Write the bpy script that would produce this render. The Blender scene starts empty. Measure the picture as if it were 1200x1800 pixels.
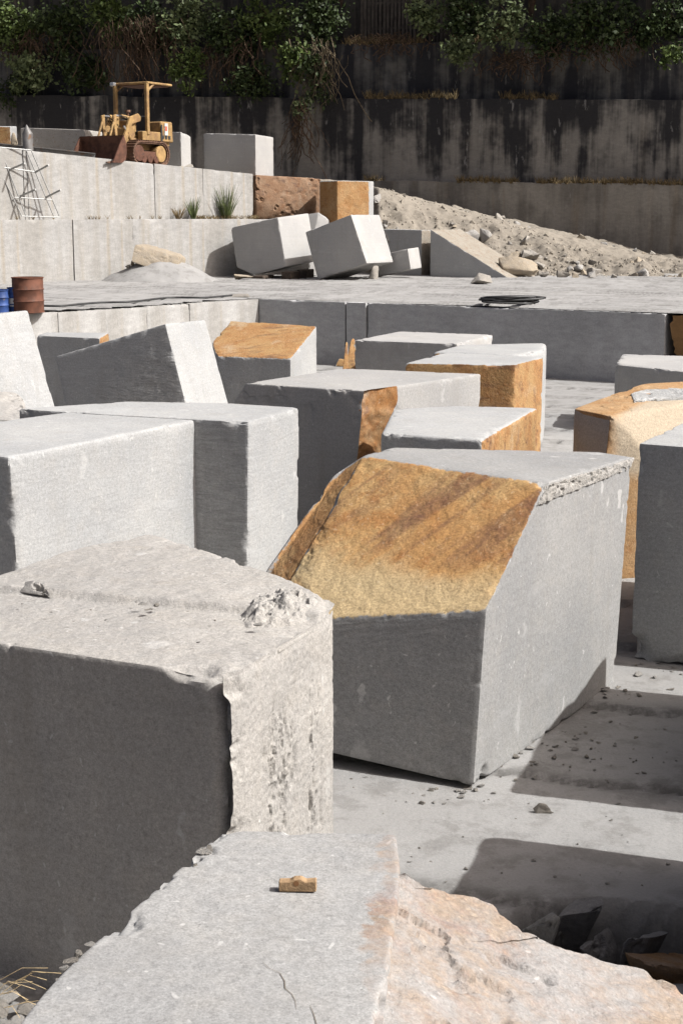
import bpy, bmesh, math, random
import numpy as np
from mathutils import Vector, Matrix

random.seed(7)
RNG = np.random.default_rng(11)
SC = bpy.context.scene
COL = SC.collection
R = math.radians

# ------------------------------------------------------------------ camera
F_PX, CX, CY, HZ, EYE = 2600.0, 600.0, 900.0, 375.0, 3.2      # photograph pixels (1200 x 1800)
PITCH = math.atan((CY - HZ) / F_PX)
cam_d = bpy.data.cameras.new('camera')
cam_d.sensor_fit = 'VERTICAL'
cam_d.sensor_height = 36.0
cam_d.sensor_width = 24.0
cam_d.lens = 36.0 * F_PX / 1800.0
cam_d.clip_start, cam_d.clip_end = 0.05, 3000
cam = bpy.data.objects.new('camera', cam_d)
COL.objects.link(cam)
cam.location = (0, 0, EYE)
cam.rotation_euler = (R(90) - PITCH, 0, 0)
SC.camera = cam

# ------------------------------------------------------------------ sky and sun
SUN_AZ, SUN_EL = R(-17.5), R(46)
SUN = np.array([math.cos(SUN_AZ) * math.cos(SUN_EL), math.sin(SUN_AZ) * math.cos(SUN_EL), math.sin(SUN_EL)])
world = bpy.data.worlds.new('World')
SC.world = world
world.use_nodes = True
wn = world.node_tree
bg = wn.nodes['Background']
sky = wn.nodes.new('ShaderNodeTexSky')
sky.sky_type = 'NISHITA'
sky.sun_disc = False
sky.sun_elevation = SUN_EL
sky.sun_rotation = math.atan2(SUN[0], SUN[1])
sky.air_density, sky.dust_density, sky.ozone_density = 0.4, 7.0, 0.0
wn.links.new(sky.outputs[0], bg.inputs['Color'])
bg.inputs['Strength'].default_value = 0.105
sun_d = bpy.data.lights.new('sun', 'SUN')
sun_d.energy = 4.8
sun_d.angle = R(0.53)
sun_d.color = (1.0, 0.998, 0.985)
sun = bpy.data.objects.new('sun', sun_d)
COL.objects.link(sun)
sun.rotation_euler = Vector(SUN).to_track_quat('Z', 'Y').to_euler()
sun.location = (20, -6, 30)
SC.view_settings.view_transform = 'Standard'
SC.view_settings.look = 'None'
SC.view_settings.gamma = 1.0
SC.view_settings.exposure = 0.50
SC.cycles.max_bounces = 6
SC.cycles.diffuse_bounces = 3

# ------------------------------------------------------------------ pixel to place
CF = np.array([0, math.cos(PITCH), -math.sin(PITCH)])
CU = np.array([0, math.sin(PITCH), math.cos(PITCH)])
CO = np.array([0, 0, EYE])
def ray(px, py):
    return CF + np.array([1, 0, 0]) * (px - CX) / F_PX + CU * (CY - py) / F_PX
def Z(px, py, z):                       # on the level z
    d = ray(px, py); return CO + d * ((z - EYE) / d[2])
def Y(px, py, y):                       # at the depth y
    d = ray(px, py); return CO + d * (y / d[1])
def plane3(a, b, c):
    n = np.cross(np.subtract(b, a), np.subtract(c, a)); n = n / np.linalg.norm(n)
    return n, float(n @ a)
def vplane(a, b):                       # upright plane over the line a-b
    return plane3(a, b, np.array(a) + [0, 0, 1])
def H(px, py, pl):                      # on a plane
    d = ray(px, py); n, c = pl
    return CO + d * ((c - n @ CO) / (n @ d))
def at(p, z):
    return np.array([p[0], p[1], z])
def v3(*a): return np.array(a, float)

# ------------------------------------------------------------------ noise (numpy)
def _hash(ix, iy, iz, seed):
    h = (ix * 374761393 + iy * 668265263 + iz * 2147483647 + seed * 974711) & 0xFFFFFFFF
    h = ((h ^ (h >> 13)) * 1274126177) & 0xFFFFFFFF
    h = ((h ^ (h >> 16)) * 2246822519) & 0xFFFFFFFF
    return ((h ^ (h >> 15)) & 0xFFFF) / 65535.0
def vn(p, seed=0):
    p = np.asarray(p, float)
    i = np.floor(p).astype(np.int64); f = p - i
    f = f * f * f * (f * (f * 6 - 15) + 10)
    out = 0
    for dx in (0, 1):
        wx = f[:, 0] if dx else 1 - f[:, 0]
        for dy in (0, 1):
            wy = f[:, 1] if dy else 1 - f[:, 1]
            for dz in (0, 1):
                wz = f[:, 2] if dz else 1 - f[:, 2]
                out = out + wx * wy * wz * _hash(i[:, 0] + dx, i[:, 1] + dy, i[:, 2] + dz, seed)
    return out
def fbm(p, seed=0, octv=4, gain=0.5):
    a, s, t, f = 1.0, 0.0, 0.0, 1.0
    for k in range(octv):
        s = s + a * vn(np.asarray(p) * f + k * 17.3, seed + k); t += a
        a *= gain; f *= 2.03
    return s / t
def sstep(a, b, x):
    t = np.clip((x - a) / (b - a), 0, 1); return t * t * (3 - 2 * t)

# ------------------------------------------------------------------ objects
def props(o, label=None, cat=None, group=None, kind=None):
    if label: o['label'] = label
    if cat: o['category'] = cat
    if group: o['group'] = group
    if kind: o['kind'] = kind
    return o
def mesh_obj(name, verts, faces, mat, parent=None, smooth=False, loc=None, attrs=None, sharp=None):
    me = bpy.data.meshes.new(name)
    verts = np.asarray(verts, float)
    faces = np.asarray(faces) if not isinstance(faces, list) else faces
    if isinstance(faces, np.ndarray):
        nf, k = faces.shape
        me.vertices.add(len(verts)); me.vertices.foreach_set('co', verts.astype(np.float32).ravel())
        me.loops.add(nf * k); me.loops.foreach_set('vertex_index', faces.astype(np.int32).ravel())
        me.polygons.add(nf)
        me.polygons.foreach_set('loop_start', np.arange(0, nf * k, k, dtype=np.int32))
        me.update(calc_edges=True)
    else:
        me.from_pydata([tuple(v) for v in verts], [], [tuple(int(i) for i in f) for f in faces])
        me.update()
    me.polygons.foreach_set('use_smooth', np.full(len(me.polygons), bool(smooth)))
    if sharp: me.set_sharp_from_angle(angle=R(sharp))
    for k, a in (attrs or {}).items():
        at_ = me.attributes.new(k, 'FLOAT', 'POINT'); at_.data.foreach_set('value', np.asarray(a, np.float32))
    if mat: me.materials.append(mat)
    o = bpy.data.objects.new(name, me)
    COL.objects.link(o)
    if loc is not None: o.location = loc
    if parent: o.parent = parent
    return o
def empty(name, loc=(0, 0, 0), rz=0.0):
    o = bpy.data.objects.new(name, None); COL.objects.link(o)
    o.empty_display_size = 0.2
    o.location = loc; o.rotation_euler = (0, 0, rz); return o
class MB:                                # collects simple solids for one mesh
    def __init__(s): s.v, s.f = [], []
    def add(s, v, f):
        b = len(s.v); s.v += [tuple(map(float, p)) for p in v]; s.f += [tuple(b + i for i in q) for q in f]; return s
    def box(s, c, d, rot=None, taper=1.0):
        p = []
        for z in (-.5, .5):
            k = taper if z > 0 else 1
            for x, y in ((-.5, -.5), (.5, -.5), (.5, .5), (-.5, .5)):
                q = np.array([x * d[0] * k, y * d[1] * k, z * d[2]])
                if rot is not None: q = np.array(rot) @ q
                p.append(q + np.array(c))
        return s.add(p, [(3, 2, 1, 0), (4, 5, 6, 7), (0, 1, 5, 4), (1, 2, 6, 5), (2, 3, 7, 6), (3, 0, 4, 7)])
    def tube(s, pts, r, n=8, caps=True):
        pts = [np.array(p, float) for p in pts]; rr = r if isinstance(r, (list, tuple)) else [r] * len(pts)
        v = []; up = np.array([0, 0, 1.0])
        for i, p in enumerate(pts):
            t = pts[min(i + 1, len(pts) - 1)] - pts[max(i - 1, 0)]; t = t / (np.linalg.norm(t) + 1e-9)
            a = np.cross(t, up)
            if np.linalg.norm(a) < .05: a = np.cross(t, [1.0, 0, 0])
            a = a / np.linalg.norm(a); b = np.cross(t, a)
            for k in range(n):
                w = 2 * math.pi * k / n; v.append(p + rr[i] * (a * math.cos(w) + b * math.sin(w)))
        f = []
        for i in range(len(pts) - 1):
            for k in range(n):
                f.append((i * n + k, i * n + (k + 1) % n, (i + 1) * n + (k + 1) % n, (i + 1) * n + k))
        if caps:
            f.append(tuple(range(n))[::-1]); f.append(tuple((len(pts) - 1) * n + k for k in range(n)))
        return s.add(v, f)
    def prism(s, poly, d, o=(0, 0, 0), ax=None):   # poly in 2D of axes (a, b), pushed along c
        a, b, c = ax if ax else (np.array([1, 0, 0]), np.array([0, 0, 1]), np.array([0, 1, 0]))
        a, b, c = map(np.array, (a, b, c)); n = len(poly); v = []
        for e in (-.5, .5):
            for x, y in poly: v.append(np.array(o) + a * x + b * y + c * e * d)
        f = [tuple(range(n)), tuple(range(2 * n - 1, n - 1, -1))]
        for i in range(n): f.append((i, i + n, (i + 1) % n + n, (i + 1) % n))
        return s.add(v, f)
    def build(s, name, mat, parent=None, smooth=False, bevel=0.0, sharp=None, loc=None):
        o = mesh_obj(name, s.v, [list(q) for q in s.f], mat, parent, loc=loc)
        bm = bmesh.new(); bm.from_mesh(o.data)
        bmesh.ops.recalc_face_normals(bm, faces=bm.faces)
        if bevel: bmesh.ops.bevel(bm, geom=bm.edges[:], offset=bevel, segments=1, affect='EDGES', clamp_overlap=True)
        for f in bm.faces: f.smooth = smooth
        bm.to_mesh(o.data); bm.free()
        if smooth: o.data.set_sharp_from_angle(angle=R(sharp or 40))
        return o

# ------------------------------------------------------------------ stone solids
def hull_tris(pts):
    bm = bmesh.new()
    vs = [bm.verts.new(tuple(p)) for p in pts]
    bm.verts.ensure_lookup_table()
    bmesh.ops.convex_hull(bm, input=vs)
    bm.faces.ensure_lookup_table()
    bmesh.ops.triangulate(bm, faces=bm.faces[:])
    bmesh.ops.recalc_face_normals(bm, faces=bm.faces[:])
    T = np.array([[list(v.co) for v in f.verts] for f in bm.faces if f.calc_area() > 1e-7])
    bm.free(); return T
def planes_of(T, tol=3.0):
    n = np.cross(T[:, 1] - T[:, 0], T[:, 2] - T[:, 0]); A = np.linalg.norm(n, axis=1); n = n / A[:, None]
    cen = T.reshape(-1, 3).mean(0)
    s = np.sign(((T.mean(1) - cen) * n).sum(1)); n = n * s[:, None]
    order = np.argsort(-A); N, ids = [], np.zeros(len(T), int)
    groups = []
    for i in order:
        for g, G in enumerate(groups):
            if n[i] @ n[G[0]] > math.cos(R(tol)): G.append(i); ids[i] = g; break
        else:
            groups.append([i]); ids[i] = len(groups) - 1
    PN, PC = [], []
    for G in groups:
        m = (n[G] * A[G][:, None]).sum(0); m = m / np.linalg.norm(m)
        PN.append(m); PC.append(np.average((T[G].mean(1) @ m), weights=A[G]))
    return np.array(PN), np.array(PC), ids, n
def subdivide(T, n):
    ii, jj = [], []
    for i in range(n + 1):
        for j in range(n + 1 - i): ii.append(i); jj.append(j)
    ii, jj = np.array(ii), np.array(jj); idx = {(a, b): k for k, (a, b) in enumerate(zip(ii, jj))}
    u, v = ii / n, jj / n; w = 1 - u - v
    tri = []
    for i in range(n):
        for j in range(n - i):
            tri.append((idx[i, j], idx[i + 1, j], idx[i, j + 1]))
            if i + j < n - 1: tri.append((idx[i + 1, j], idx[i + 1, j + 1], idx[i, j + 1]))
    tri = np.array(tri); m = len(ii)
    V = (T[:, 0][:, None, :] * w[None, :, None] + T[:, 1][:, None, :] * u[None, :, None] + T[:, 2][:, None, :] * v[None, :, None]).reshape(-1, 3)
    Fc = (tri[None] + (np.arange(len(T)) * m)[:, None, None]).reshape(-1, 3)
    key = np.round(V * 4000).astype(np.int64)
    _, first, inv = np.unique(key, axis=0, return_index=True, return_inverse=True)
    inv = inv.ravel()
    return V[first], inv[Fc]
def stone(name, pts, mat, label=None, cat='stone block', group=None, s=.05, k=.005, chip=.016, chip_f=7.0, amp=.002,
          freq=6.0, faces=(), carve=(), extra=None, seed=0, parent=None, sharp=38, kind=None, edge_rust=.03, tol=3.0, stretch=(1, 1, 1), rustfn=None, kfn=None, stainfn=None):
    """A convex block: softened, chipped edges; faces = [(point triple or outward vector, dict(rough=, rust=, freq=))]."""
    pts = np.array(pts, float)
    T = hull_tris(pts); PN, PC, ids, _ = planes_of(T, tol)
    nrm = np.cross(T[:, 1] - T[:, 0], T[:, 2] - T[:, 0]); flip = (nrm * PN[ids]).sum(1) < 0
    T[flip] = T[flip][:, ::-1]
    longest = max(np.linalg.norm(T[:, a] - T[:, b], axis=1).max() for a, b in ((0, 1), (1, 2), (2, 0)))
    n = int(max(2, min(190, math.ceil(longest / s))))
    V, Fc = subdivide(T, n)
    rough = np.full(len(PN), amp); rust = np.zeros(len(PN)); fq = np.full(len(PN), freq)
    cen = pts.mean(0)
    for who, opt in faces:
        if len(who) == 3 and np.ndim(who[0]) == 1:
            nn, _c = plane3(*who)
            if nn @ (np.mean(who, axis=0) - cen) < 0: nn = -nn
        else:
            nn = np.array(who, float); nn = nn / np.linalg.norm(nn)
        g = int(np.argmax(PN @ nn))
        rough[g] = opt.get('rough', amp); rust[g] = opt.get('rust', 0.0); fq[g] = opt.get('freq', freq)
    P = V.copy()
    cn = fbm(P * chip_f, seed + 3, 3)
    K = k + chip * sstep(.56, .70, cn) * (0.4 + 0.9 * vn(P * chip_f * 3.1, seed + 9))
    if kfn is not None: K = K + kfn(P)
    for it in range(3):
        D = P @ PN.T - PC
        m = D.max(1); W = np.exp((D - m[:, None]) / K[:, None]); S = W.sum(1)
        f = m + K * np.log(S); g = (W / S[:, None]) @ PN
        P = P - (f / np.maximum((g * g).sum(1), .2))[:, None] * g
    D = P @ PN.T - PC; m = D.max(1)
    W = np.exp((D - m[:, None]) / .02); W = W / W.sum(1)[:, None]
    g = W @ PN; g = g / np.linalg.norm(g, axis=1)[:, None]
    A = W @ rough; q = W @ fq
    St = np.array(stretch)
    disp = A * (0.75 * fbm(P * St * freq, seed + 21, 4, .55) + 0.25 * fbm(P * St * freq * 4.3, seed + 31, 3, .6))
    hi = q > freq * 1.01
    if hi.any(): disp[hi] = A[hi] * fbm(P[hi] * St * q[hi][:, None], seed + 41, 4, .55)
    P = P - g * disp[:, None]
    for c, r, dep in carve:                     # knocked-off corners: c centre, r radii, dep how deep
        d = np.linalg.norm((P - np.array(c)) / np.array(r), axis=1) + .5 * (fbm(P * 9, seed + 55, 3) - .5)
        P = P - g * (dep * sstep(1.0, .35, d) * (.6 + .8 * fbm(P * 14, seed + 66, 3)))[:, None]
    if extra is not None: P = extra(P, g, W, PN)
    Wr = np.exp((D - m[:, None]) / edge_rust); Wr = Wr / Wr.sum(1)[:, None]
    ru = Wr @ rust
    if rustfn is not None: ru = rustfn(P, g, ru)
    ro = np.clip(A / .014, 0, 1)
    stain = stainfn(P) if stainfn is not None else np.zeros(len(P))
    o0 = None
    if parent is None:
        o0 = np.array([pts[:, 0].mean(), pts[:, 1].mean(), pts[:, 2].min()]); P = P - o0
    o = mesh_obj(name, P, Fc, mat, parent, smooth=True, loc=o0, attrs={'rust': ru, 'rough': ro, 'stain': stain}, sharp=sharp)
    if parent is None: props(o, label, cat if kind is None else None, group, kind)
    return o
def prism_pts(top, z0, shrink=0.0):
    """Corner list of an upright block under the top polygon."""
    top = [np.array(p, float) for p in top]
    c = np.mean(top, axis=0)
    return top + [np.array([p[0] + (c[0] - p[0]) * shrink, p[1] + (c[1] - p[1]) * shrink, z0]) for p in top]
def boulder(name, c, d, mat, label=None, cat='rock', group=None, seed=0, s=None, rz=0.0, parent=None, amp=.25, npl=11, kind=None, flat=True):
    """An angular broken rock: random cut planes round a centre; base flattened onto the ground."""
    rg = np.random.default_rng(seed)
    pts = rg.normal(size=(npl, 3)); pts /= np.linalg.norm(pts, axis=1)[:, None]
    pts = pts * rg.uniform(.78, 1.05, (npl, 1)) * .5 * 1.15
    if flat: pts[:, 2] = np.maximum(pts[:, 2], -.38)
    pts = pts * np.array(d)
    cs, sn = math.cos(rz), math.sin(rz)
    pts = pts @ np.array([[cs, sn, 0], [-sn, cs, 0], [0, 0, 1]])
    pts = pts - [0, 0, pts[:, 2].min()] + np.array(c)
    mx = max(d)
    return stone(name, pts, mat, label, cat, group, s=s or mx / 14, k=.012 * mx, chip=.03 * mx, chip_f=4 / mx, amp=amp * mx * .16,
                 freq=4 / mx, seed=seed, parent=parent, sharp=30, kind=kind, tol=6)
# ------------------------------------------------------------------ materials
class NT:
    def __init__(s, name):
        s.m = bpy.data.materials.new(name); s.m.use_nodes = True; s.t = s.m.node_tree
        s.b = s.t.nodes['Principled BSDF']; s.b.inputs['Roughness'].default_value = .9
        s.b.inputs['Specular IOR Level'].default_value = .25
    def n(s, typ, **kw):
        d = s.t.nodes.new(typ)
        for k, v in kw.items(): setattr(d, k, v)
        return d
    def l(s, a, b): s.t.links.new(a, b); return s
    def setv(s, sock, v):
        if isinstance(v, (int, float)): sock.default_value = v
        elif isinstance(v, (tuple, list)): sock.default_value = tuple(v) + ((1,) if sock.type == 'RGBA' and len(v) == 3 else ())
        else: s.l(v, sock)
    def math(s, op, a, b=0.0, c=None, clamp=False):
        d = s.n('ShaderNodeMath', operation=op, use_clamp=clamp)
        s.setv(d.inputs[0], a); s.setv(d.inputs[1], b)
        if c is not None: s.setv(d.inputs[2], c)
        return d.outputs[0]
    def mix(s, fac, a, b, typ='MIX'):
        d = s.n('ShaderNodeMix', data_type='RGBA', blend_type=typ)
        s.setv(d.inputs[0], fac); s.setv(d.inputs[6], a); s.setv(d.inputs[7], b); return d.outputs[2]
    def ramp(s, fac, stops, interp='LINEAR'):
        d = s.n('ShaderNodeValToRGB'); r = d.color_ramp; r.interpolation = interp
        while len(r.elements) < len(stops): r.elements.new(.5)
        for e, (p, c) in zip(r.elements, stops):
            e.position = p; e.color = (c, c, c, 1) if isinstance(c, (int, float)) else tuple(c) + (1,)
        s.l(fac, d.inputs[0]); return d.outputs[0]
    def mr(s, v, a, b, c=0.0, d=1.0):
        q = s.n('ShaderNodeMapRange'); q.interpolation_type = 'SMOOTHSTEP'
        s.setv(q.inputs[0], v)
        for i, x in enumerate((a, b, c, d)): s.setv(q.inputs[i + 1], x)
        return q.outputs[0]
    def coords(s, rand=True):
        tc = s.n('ShaderNodeTexCoord').outputs['Object']
        if rand:
            oi = s.n('ShaderNodeObjectInfo').outputs['Random']
            v = s.n('ShaderNodeVectorMath', operation='ADD'); s.l(tc, v.inputs[0])
            cb = s.n('ShaderNodeCombineXYZ')
            for i, k in enumerate((53.0, 91.0, 37.0)): s.l(s.math('MULTIPLY', oi, k), cb.inputs[i])
            s.l(cb.outputs[0], v.inputs[1]); tc = v.outputs[0]
        return tc
    def mapv(s, v, scale=(1, 1, 1), rot=(0, 0, 0)):
        d = s.n('ShaderNodeMapping'); s.l(v, d.inputs[0])
        d.inputs['Scale'].default_value = scale; d.inputs['Rotation'].default_value = rot; return d.outputs[0]
    def noise(s, v, scale, detail=3, rough=.55, dist=0.0):
        d = s.n('ShaderNodeTexNoise'); s.l(v, d.inputs['Vector'])
        d.inputs['Scale'].default_value = scale; d.inputs['Detail'].default_value = detail
        d.inputs['Roughness'].default_value = rough; d.inputs['Distortion'].default_value = dist
        return d.outputs[0]
    def vor(s, v, scale, out='Distance', feature='F1'):
        d = s.n('ShaderNodeTexVoronoi', feature=feature); s.l(v, d.inputs['Vector']); d.inputs['Scale'].default_value = scale
        return d.outputs[out]
    def attr(s, name):
        return s.n('ShaderNodeAttribute', attribute_name=name).outputs['Fac']
    def bump(s, h, strength=.4, dist=.01, prev=None):
        d = s.n('ShaderNodeBump'); s.setv(d.inputs['Strength'], strength); d.inputs['Distance'].default_value = dist
        s.l(h, d.inputs['Height'])
        if prev is not None: s.l(prev, d.inputs['Normal'])
        return d.outputs[0]
    def out(s, col, rough=None, normal=None):
        s.setv(s.b.inputs['Base Color'], col)
        if rough is not None: s.setv(s.b.inputs['Roughness'], rough)
        if normal is not None: s.l(normal, s.b.inputs['Normal'])
        return s.m
def stone_mat(name, base=(.422, .428, .427), rust=((.52, .325, .145), (.47, .255, .105), (.22, .115, .068), (.58, .44, .28)), streak=(0, 0, 0),
              warm=0.5, pits=0.0, rust_cut=.5, grain=1.0, fleck=1.0, streak_s=(1.2, 7, 7), pinks=False, wave=0.0, streak_amt=.85):
    base = tuple(x * .72 for x in base); rust = tuple(tuple(x * .60 for x in q) for q in rust)
    t = NT(name); v = t.coords()
    big = t.noise(v, .9, 3); mid = t.noise(v, 9, 4, .6); fine = t.noise(v, 150, 2, .7); fine2 = t.noise(v, 48, 3, .7)
    c = t.mix(t.mr(big, .3, .75), tuple(x * .91 for x in base), tuple(min(1, x * y) for x, y in zip(base, (1.09, 1.075, 1.05))))
    c = t.mix(t.math('MULTIPLY', t.mr(mid, .4, .8), .28 * warm), c, (.36, .325, .275))
    k = t.math('ADD', t.math('MULTIPLY', t.math('SUBTRACT', fine, .5), .75 * grain), t.math('MULTIPLY', t.math('SUBTRACT', fine2, .5), .62 * grain))
    c = t.mix(1.0, c, t.n_gray(t.math('ADD', k, 1.0)), 'MULTIPLY')
    # pale fossil-like flecks and a few dark grains
    vs = t.mapv(v, (1, 1, .42), (.2, .1, .5))
    wob = t.n('ShaderNodeVectorMath', operation='ADD'); t.l(vs, wob.inputs[0])
    nz = t.n('ShaderNodeTexNoise'); t.l(v, nz.inputs['Vector']); nz.inputs['Scale'].default_value = 11
    sc = t.n('ShaderNodeVectorMath', operation='SCALE'); t.l(nz.outputs['Color'], sc.inputs[0]); sc.inputs['Scale'].default_value = .12
    t.l(sc.outputs[0], wob.inputs[1])
    for sca, thr, amt in ((3.2, .20, .22), (5.5, .17, .34), (17, .16, .42)):
        vd = t.n('ShaderNodeTexVoronoi'); t.l(wob.outputs[0], vd.inputs['Vector']); vd.inputs['Scale'].default_value = sca
        sp = t.n('ShaderNodeSeparateColor'); t.l(vd.outputs['Color'], sp.inputs[0])
        msk = t.math('MULTIPLY', t.mr(vd.outputs['Distance'], thr, thr * .55), t.mr(sp.outputs[0], .55, .62))
        c = t.mix(t.math('MULTIPLY', msk, amt * fleck), c, (.47, .465, .45))
    dk = t.math('MULTIPLY', t.mr(t.vor(v, 55), .16, .10), t.mr(t.noise(v, 23, 1), .58, .64))
    c = t.mix(t.math('MULTIPLY', dk, .55), c, (.09, .087, .084))
    dr = t.mr(t.noise(t.mapv(v, (1.4, 1.4, .5)), 1.0, 5, .65), .5, .75)
    c = t.mix(t.math('MULTIPLY', dr, .22), c, tuple(x * .72 for x in base))
    saw = t.noise(t.mapv(v, (.5, .5, 60), (.03, .02, 0)), 1.0, 3, .6)
    c = t.mix(1.0, c, t.n_gray(t.math('ADD', t.math('MULTIPLY', t.math('SUBTRACT', saw, .5), .16), 1.0)), 'MULTIPLY')
    ws = t.mr(t.noise(t.mapv(v, (3.2, 3.2, .35)), 1.0, 4, .6), .56, .72)
    sm = t.mr(t.noise(t.mapv(v, (1.6, 1.6, 5.5)), 1.0, 5, .7), .55, .68)
    c = t.mix(t.math('MULTIPLY', sm, .22), c, tuple(min(1, x * 1.35) for x in base))
    c = t.mix(t.math('MULTIPLY', ws, .30), c, tuple(x * y for x, y in zip(base, (.74, .70, .64))))
    ro = t.attr('rough')
    c = t.mix(t.math('MULTIPLY', ro, t.math('MULTIPLY', t.mr(t.noise(v, 5, 4, .65), .42, .7), .30)), c, (.215, .205, .19))
    # iron staining on the natural faces
    ru = t.attr('rust'); g1, g2, g3, g4 = rust
    sv = t.mapv(v, streak_s, streak)
    st = t.noise(sv, 1.0, 5, .62, .4); st2 = t.noise(v, 2.6, 4, .6); rg = t.noise(v, 60, 3, .75)
    rc = t.mix(t.mr(st2, .40, .62), g2, g1)
    rc = t.mix(t.math('MULTIPLY', t.mr(st, .52, .68), streak_amt), rc, g3)
    rc = t.mix(t.math('MULTIPLY', t.mr(t.noise(v, 1.7, 4, .6), .55, .72), .8), rc, g4)
    rc = t.mix(t.math('MULTIPLY', t.mr(t.noise(v, 6.5, 5, .7), .50, .66), .55), rc, tuple(x * y for x, y in zip(g2, (.80, .62, .5))))
    sp_ = t.mr(t.noise(v, 30, 4, .7), .60, .68)
    sn = t.attr('stain'); sng = t.math('MULTIPLY', sn, t.mr(t.noise(v, 22, 4, .7), .25, .62, .45, 1.0))
    rc = t.mix(t.math('MULTIPLY', t.math('MAXIMUM', sng, 0.0), .9), rc, g3)
    rc = t.mix(t.math('MULTIPLY', t.math('MAXIMUM', t.math('MULTIPLY', sn, -1.0), 0.0), .9), rc, g4)
    rc = t.mix(t.math('MULTIPLY', sp_, .4), rc, (.34, .28, .20))
    rc = t.mix(1.0, rc, t.n_gray(t.math('ADD', t.math('MULTIPLY', t.math('SUBTRACT', rg, .5), 1.45), 1.0)), 'MULTIPLY')
    edge = t.math('ADD', ru, t.math('MULTIPLY', t.math('SUBTRACT', t.noise(v, 16, 4, .65), .5), .55))
    msk = t.mr(edge, rust_cut - .05, rust_cut + .05)
    if pinks:
        msk = t.math('MULTIPLY', msk, t.mr(t.noise(v, 2.6, 5, .7), .42, .66, .10, .85))
    c = t.mix(msk, c, rc)
    h = t.math('ADD', t.math('MULTIPLY', fine, .35), t.math('MULTIPLY', fine2, .65))
    nb = t.bump(h, t.math('ADD', .22, t.math('MULTIPLY', ro, .5)), .006)
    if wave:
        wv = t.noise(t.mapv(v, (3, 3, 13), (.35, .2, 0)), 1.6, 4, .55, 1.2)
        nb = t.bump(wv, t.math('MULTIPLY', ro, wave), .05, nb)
        c = t.mix(1.0, c, t.n_gray(t.math('ADD', t.math('MULTIPLY', t.math('MULTIPLY', t.math('SUBTRACT', wv, .5), ro), 1.1), 1.0)), 'MULTIPLY')  # light and shade of the ripples painted into the colour along their height
    h2 = t.noise(v, 26, 5, .65)
    nb = t.bump(h2, t.math('ADD', t.math('MULTIPLY', ro, .75), t.math('MULTIPLY', msk, .16)), .02, nb)
    return t.out(c, .92, nb)
def n_gray(s, v):
    d = s.n('ShaderNodeCombineColor')
    for i in range(3): s.l(v, d.inputs[i])
    return d.outputs[0]
NT.n_gray = n_gray
def sepz(s, v):
    d = s.n('ShaderNodeSeparateXYZ'); s.l(v, d.inputs[0]); return d.outputs[2]
NT.sepz = sepz
def simple(name, col, rough=.6, metal=0.0, var=.25, scale=12, bump=.0, spot=None, spot_t=(.55, .65), spec=.3, spot_s=6):
    t = NT(name); v = t.coords()
    c = t.mix(t.mr(t.noise(v, scale, 4), .3, .7), tuple(x * (1 - var) for x in col), tuple(min(1, x * (1 + var)) for x in col))
    if spot: c = t.mix(t.mr(t.noise(v, spot_s, 5, .65), *spot_t), c, spot)
    t.b.inputs['Metallic'].default_value = metal; t.b.inputs['Specular IOR Level'].default_value = spec
    nb = t.bump(t.noise(v, scale * 4, 3), bump, .01) if bump else None
    return t.out(c, rough, nb)
def streak_wall(name, base, dark, amount, pale=None, sx=.9, warm=(.36, .27, .16), warm_amt=.25, soft=.055, thr=.525, zfall=0.0):
    """Cut rock with rain streaks down its face; x runs along the wall, z up, in the object's own frame."""
    t = NT(name); v = t.coords(False)
    big = t.noise(v, .45, 4, .6)
    c = t.mix(t.mr(big, .3, .7), tuple(x * .86 for x in base), tuple(x * 1.1 for x in base))
    a = t.noise(t.mapv(v, (sx * 2.2, sx * 2.2, .07)), 1.0, 5, .6)
    b = t.noise(t.mapv(v, (sx * 7, sx * 7, .12)), 1.0, 4, .6)
    w = t.noise(t.mapv(v, (sx * 3.7, sx * 3.7, .10)), 1.3, 4, .6)
    c = t.mix(t.math('MULTIPLY', t.mr(w, .52, .70), warm_amt), c, warm)
    k = t.math('ADD', t.math('MULTIPLY', a, .72), t.math('MULTIPLY', b, .28))
    k = t.math('ADD', k, t.math('MULTIPLY', t.math('SUBTRACT', t.noise(v, .55, 4, .65), .5), .55))
    if zfall: k = t.math('ADD', k, t.math('MULTIPLY', t.math('SUBTRACT', t.sepz(v), 2.2), zfall))
    c = t.mix(t.math('MULTIPLY', t.mr(k, thr - soft, thr + soft), amount), c, dark)
    if pale:
        c = t.mix(t.math('MULTIPLY', t.mr(t.noise(t.mapv(v, (3, 3, .9)), 1.0, 5, .7), .60, .68), .55), c, pale)
    c = t.mix(1.0, c, t.n_gray(t.math('ADD', t.math('MULTIPLY', t.math('SUBTRACT', t.noise(v, 35, 3, .7), .5), .6), 1.0)), 'MULTIPLY')
    js = t.math('ABSOLUTE', t.math('SUBTRACT', t.math('FRACT', t.math('MULTIPLY', t.math('ADD', t.sepz(v), t.math('MULTIPLY', t.noise(v, .3, 2), .25)), .72)), .5))
    c = t.mix(1.0, c, t.n_gray(t.math('ADD', t.math('MULTIPLY', t.math('SUBTRACT', t.noise(t.mapv(v, (1, 1, 2.5)), 4, 5, .7), .5), .7), 1.0)), 'MULTIPLY')
    nb = t.bump(t.noise(t.mapv(v, (5, 5, 2)), 1.0, 5, .65), .35, .05)
    return t.out(c, .93, nb)
M = {}
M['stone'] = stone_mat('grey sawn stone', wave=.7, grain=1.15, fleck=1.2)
M['stone_gold'] = stone_mat('grey stone with ochre skin', streak=(.0, .62, .35))
M['stone_main'] = stone_mat('grey stone with streaked ochre skin', streak=(0, 0, R(-38)), streak_s=(.55, 2.6, .9), base=(.32, .321, .318), grain=1.35, fleck=1.4, streak_amt=.15,
                            rust=((.60, .385, .17), (.57, .315, .12), (.20, .098, .064), (.64, .495, .28)))
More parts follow.
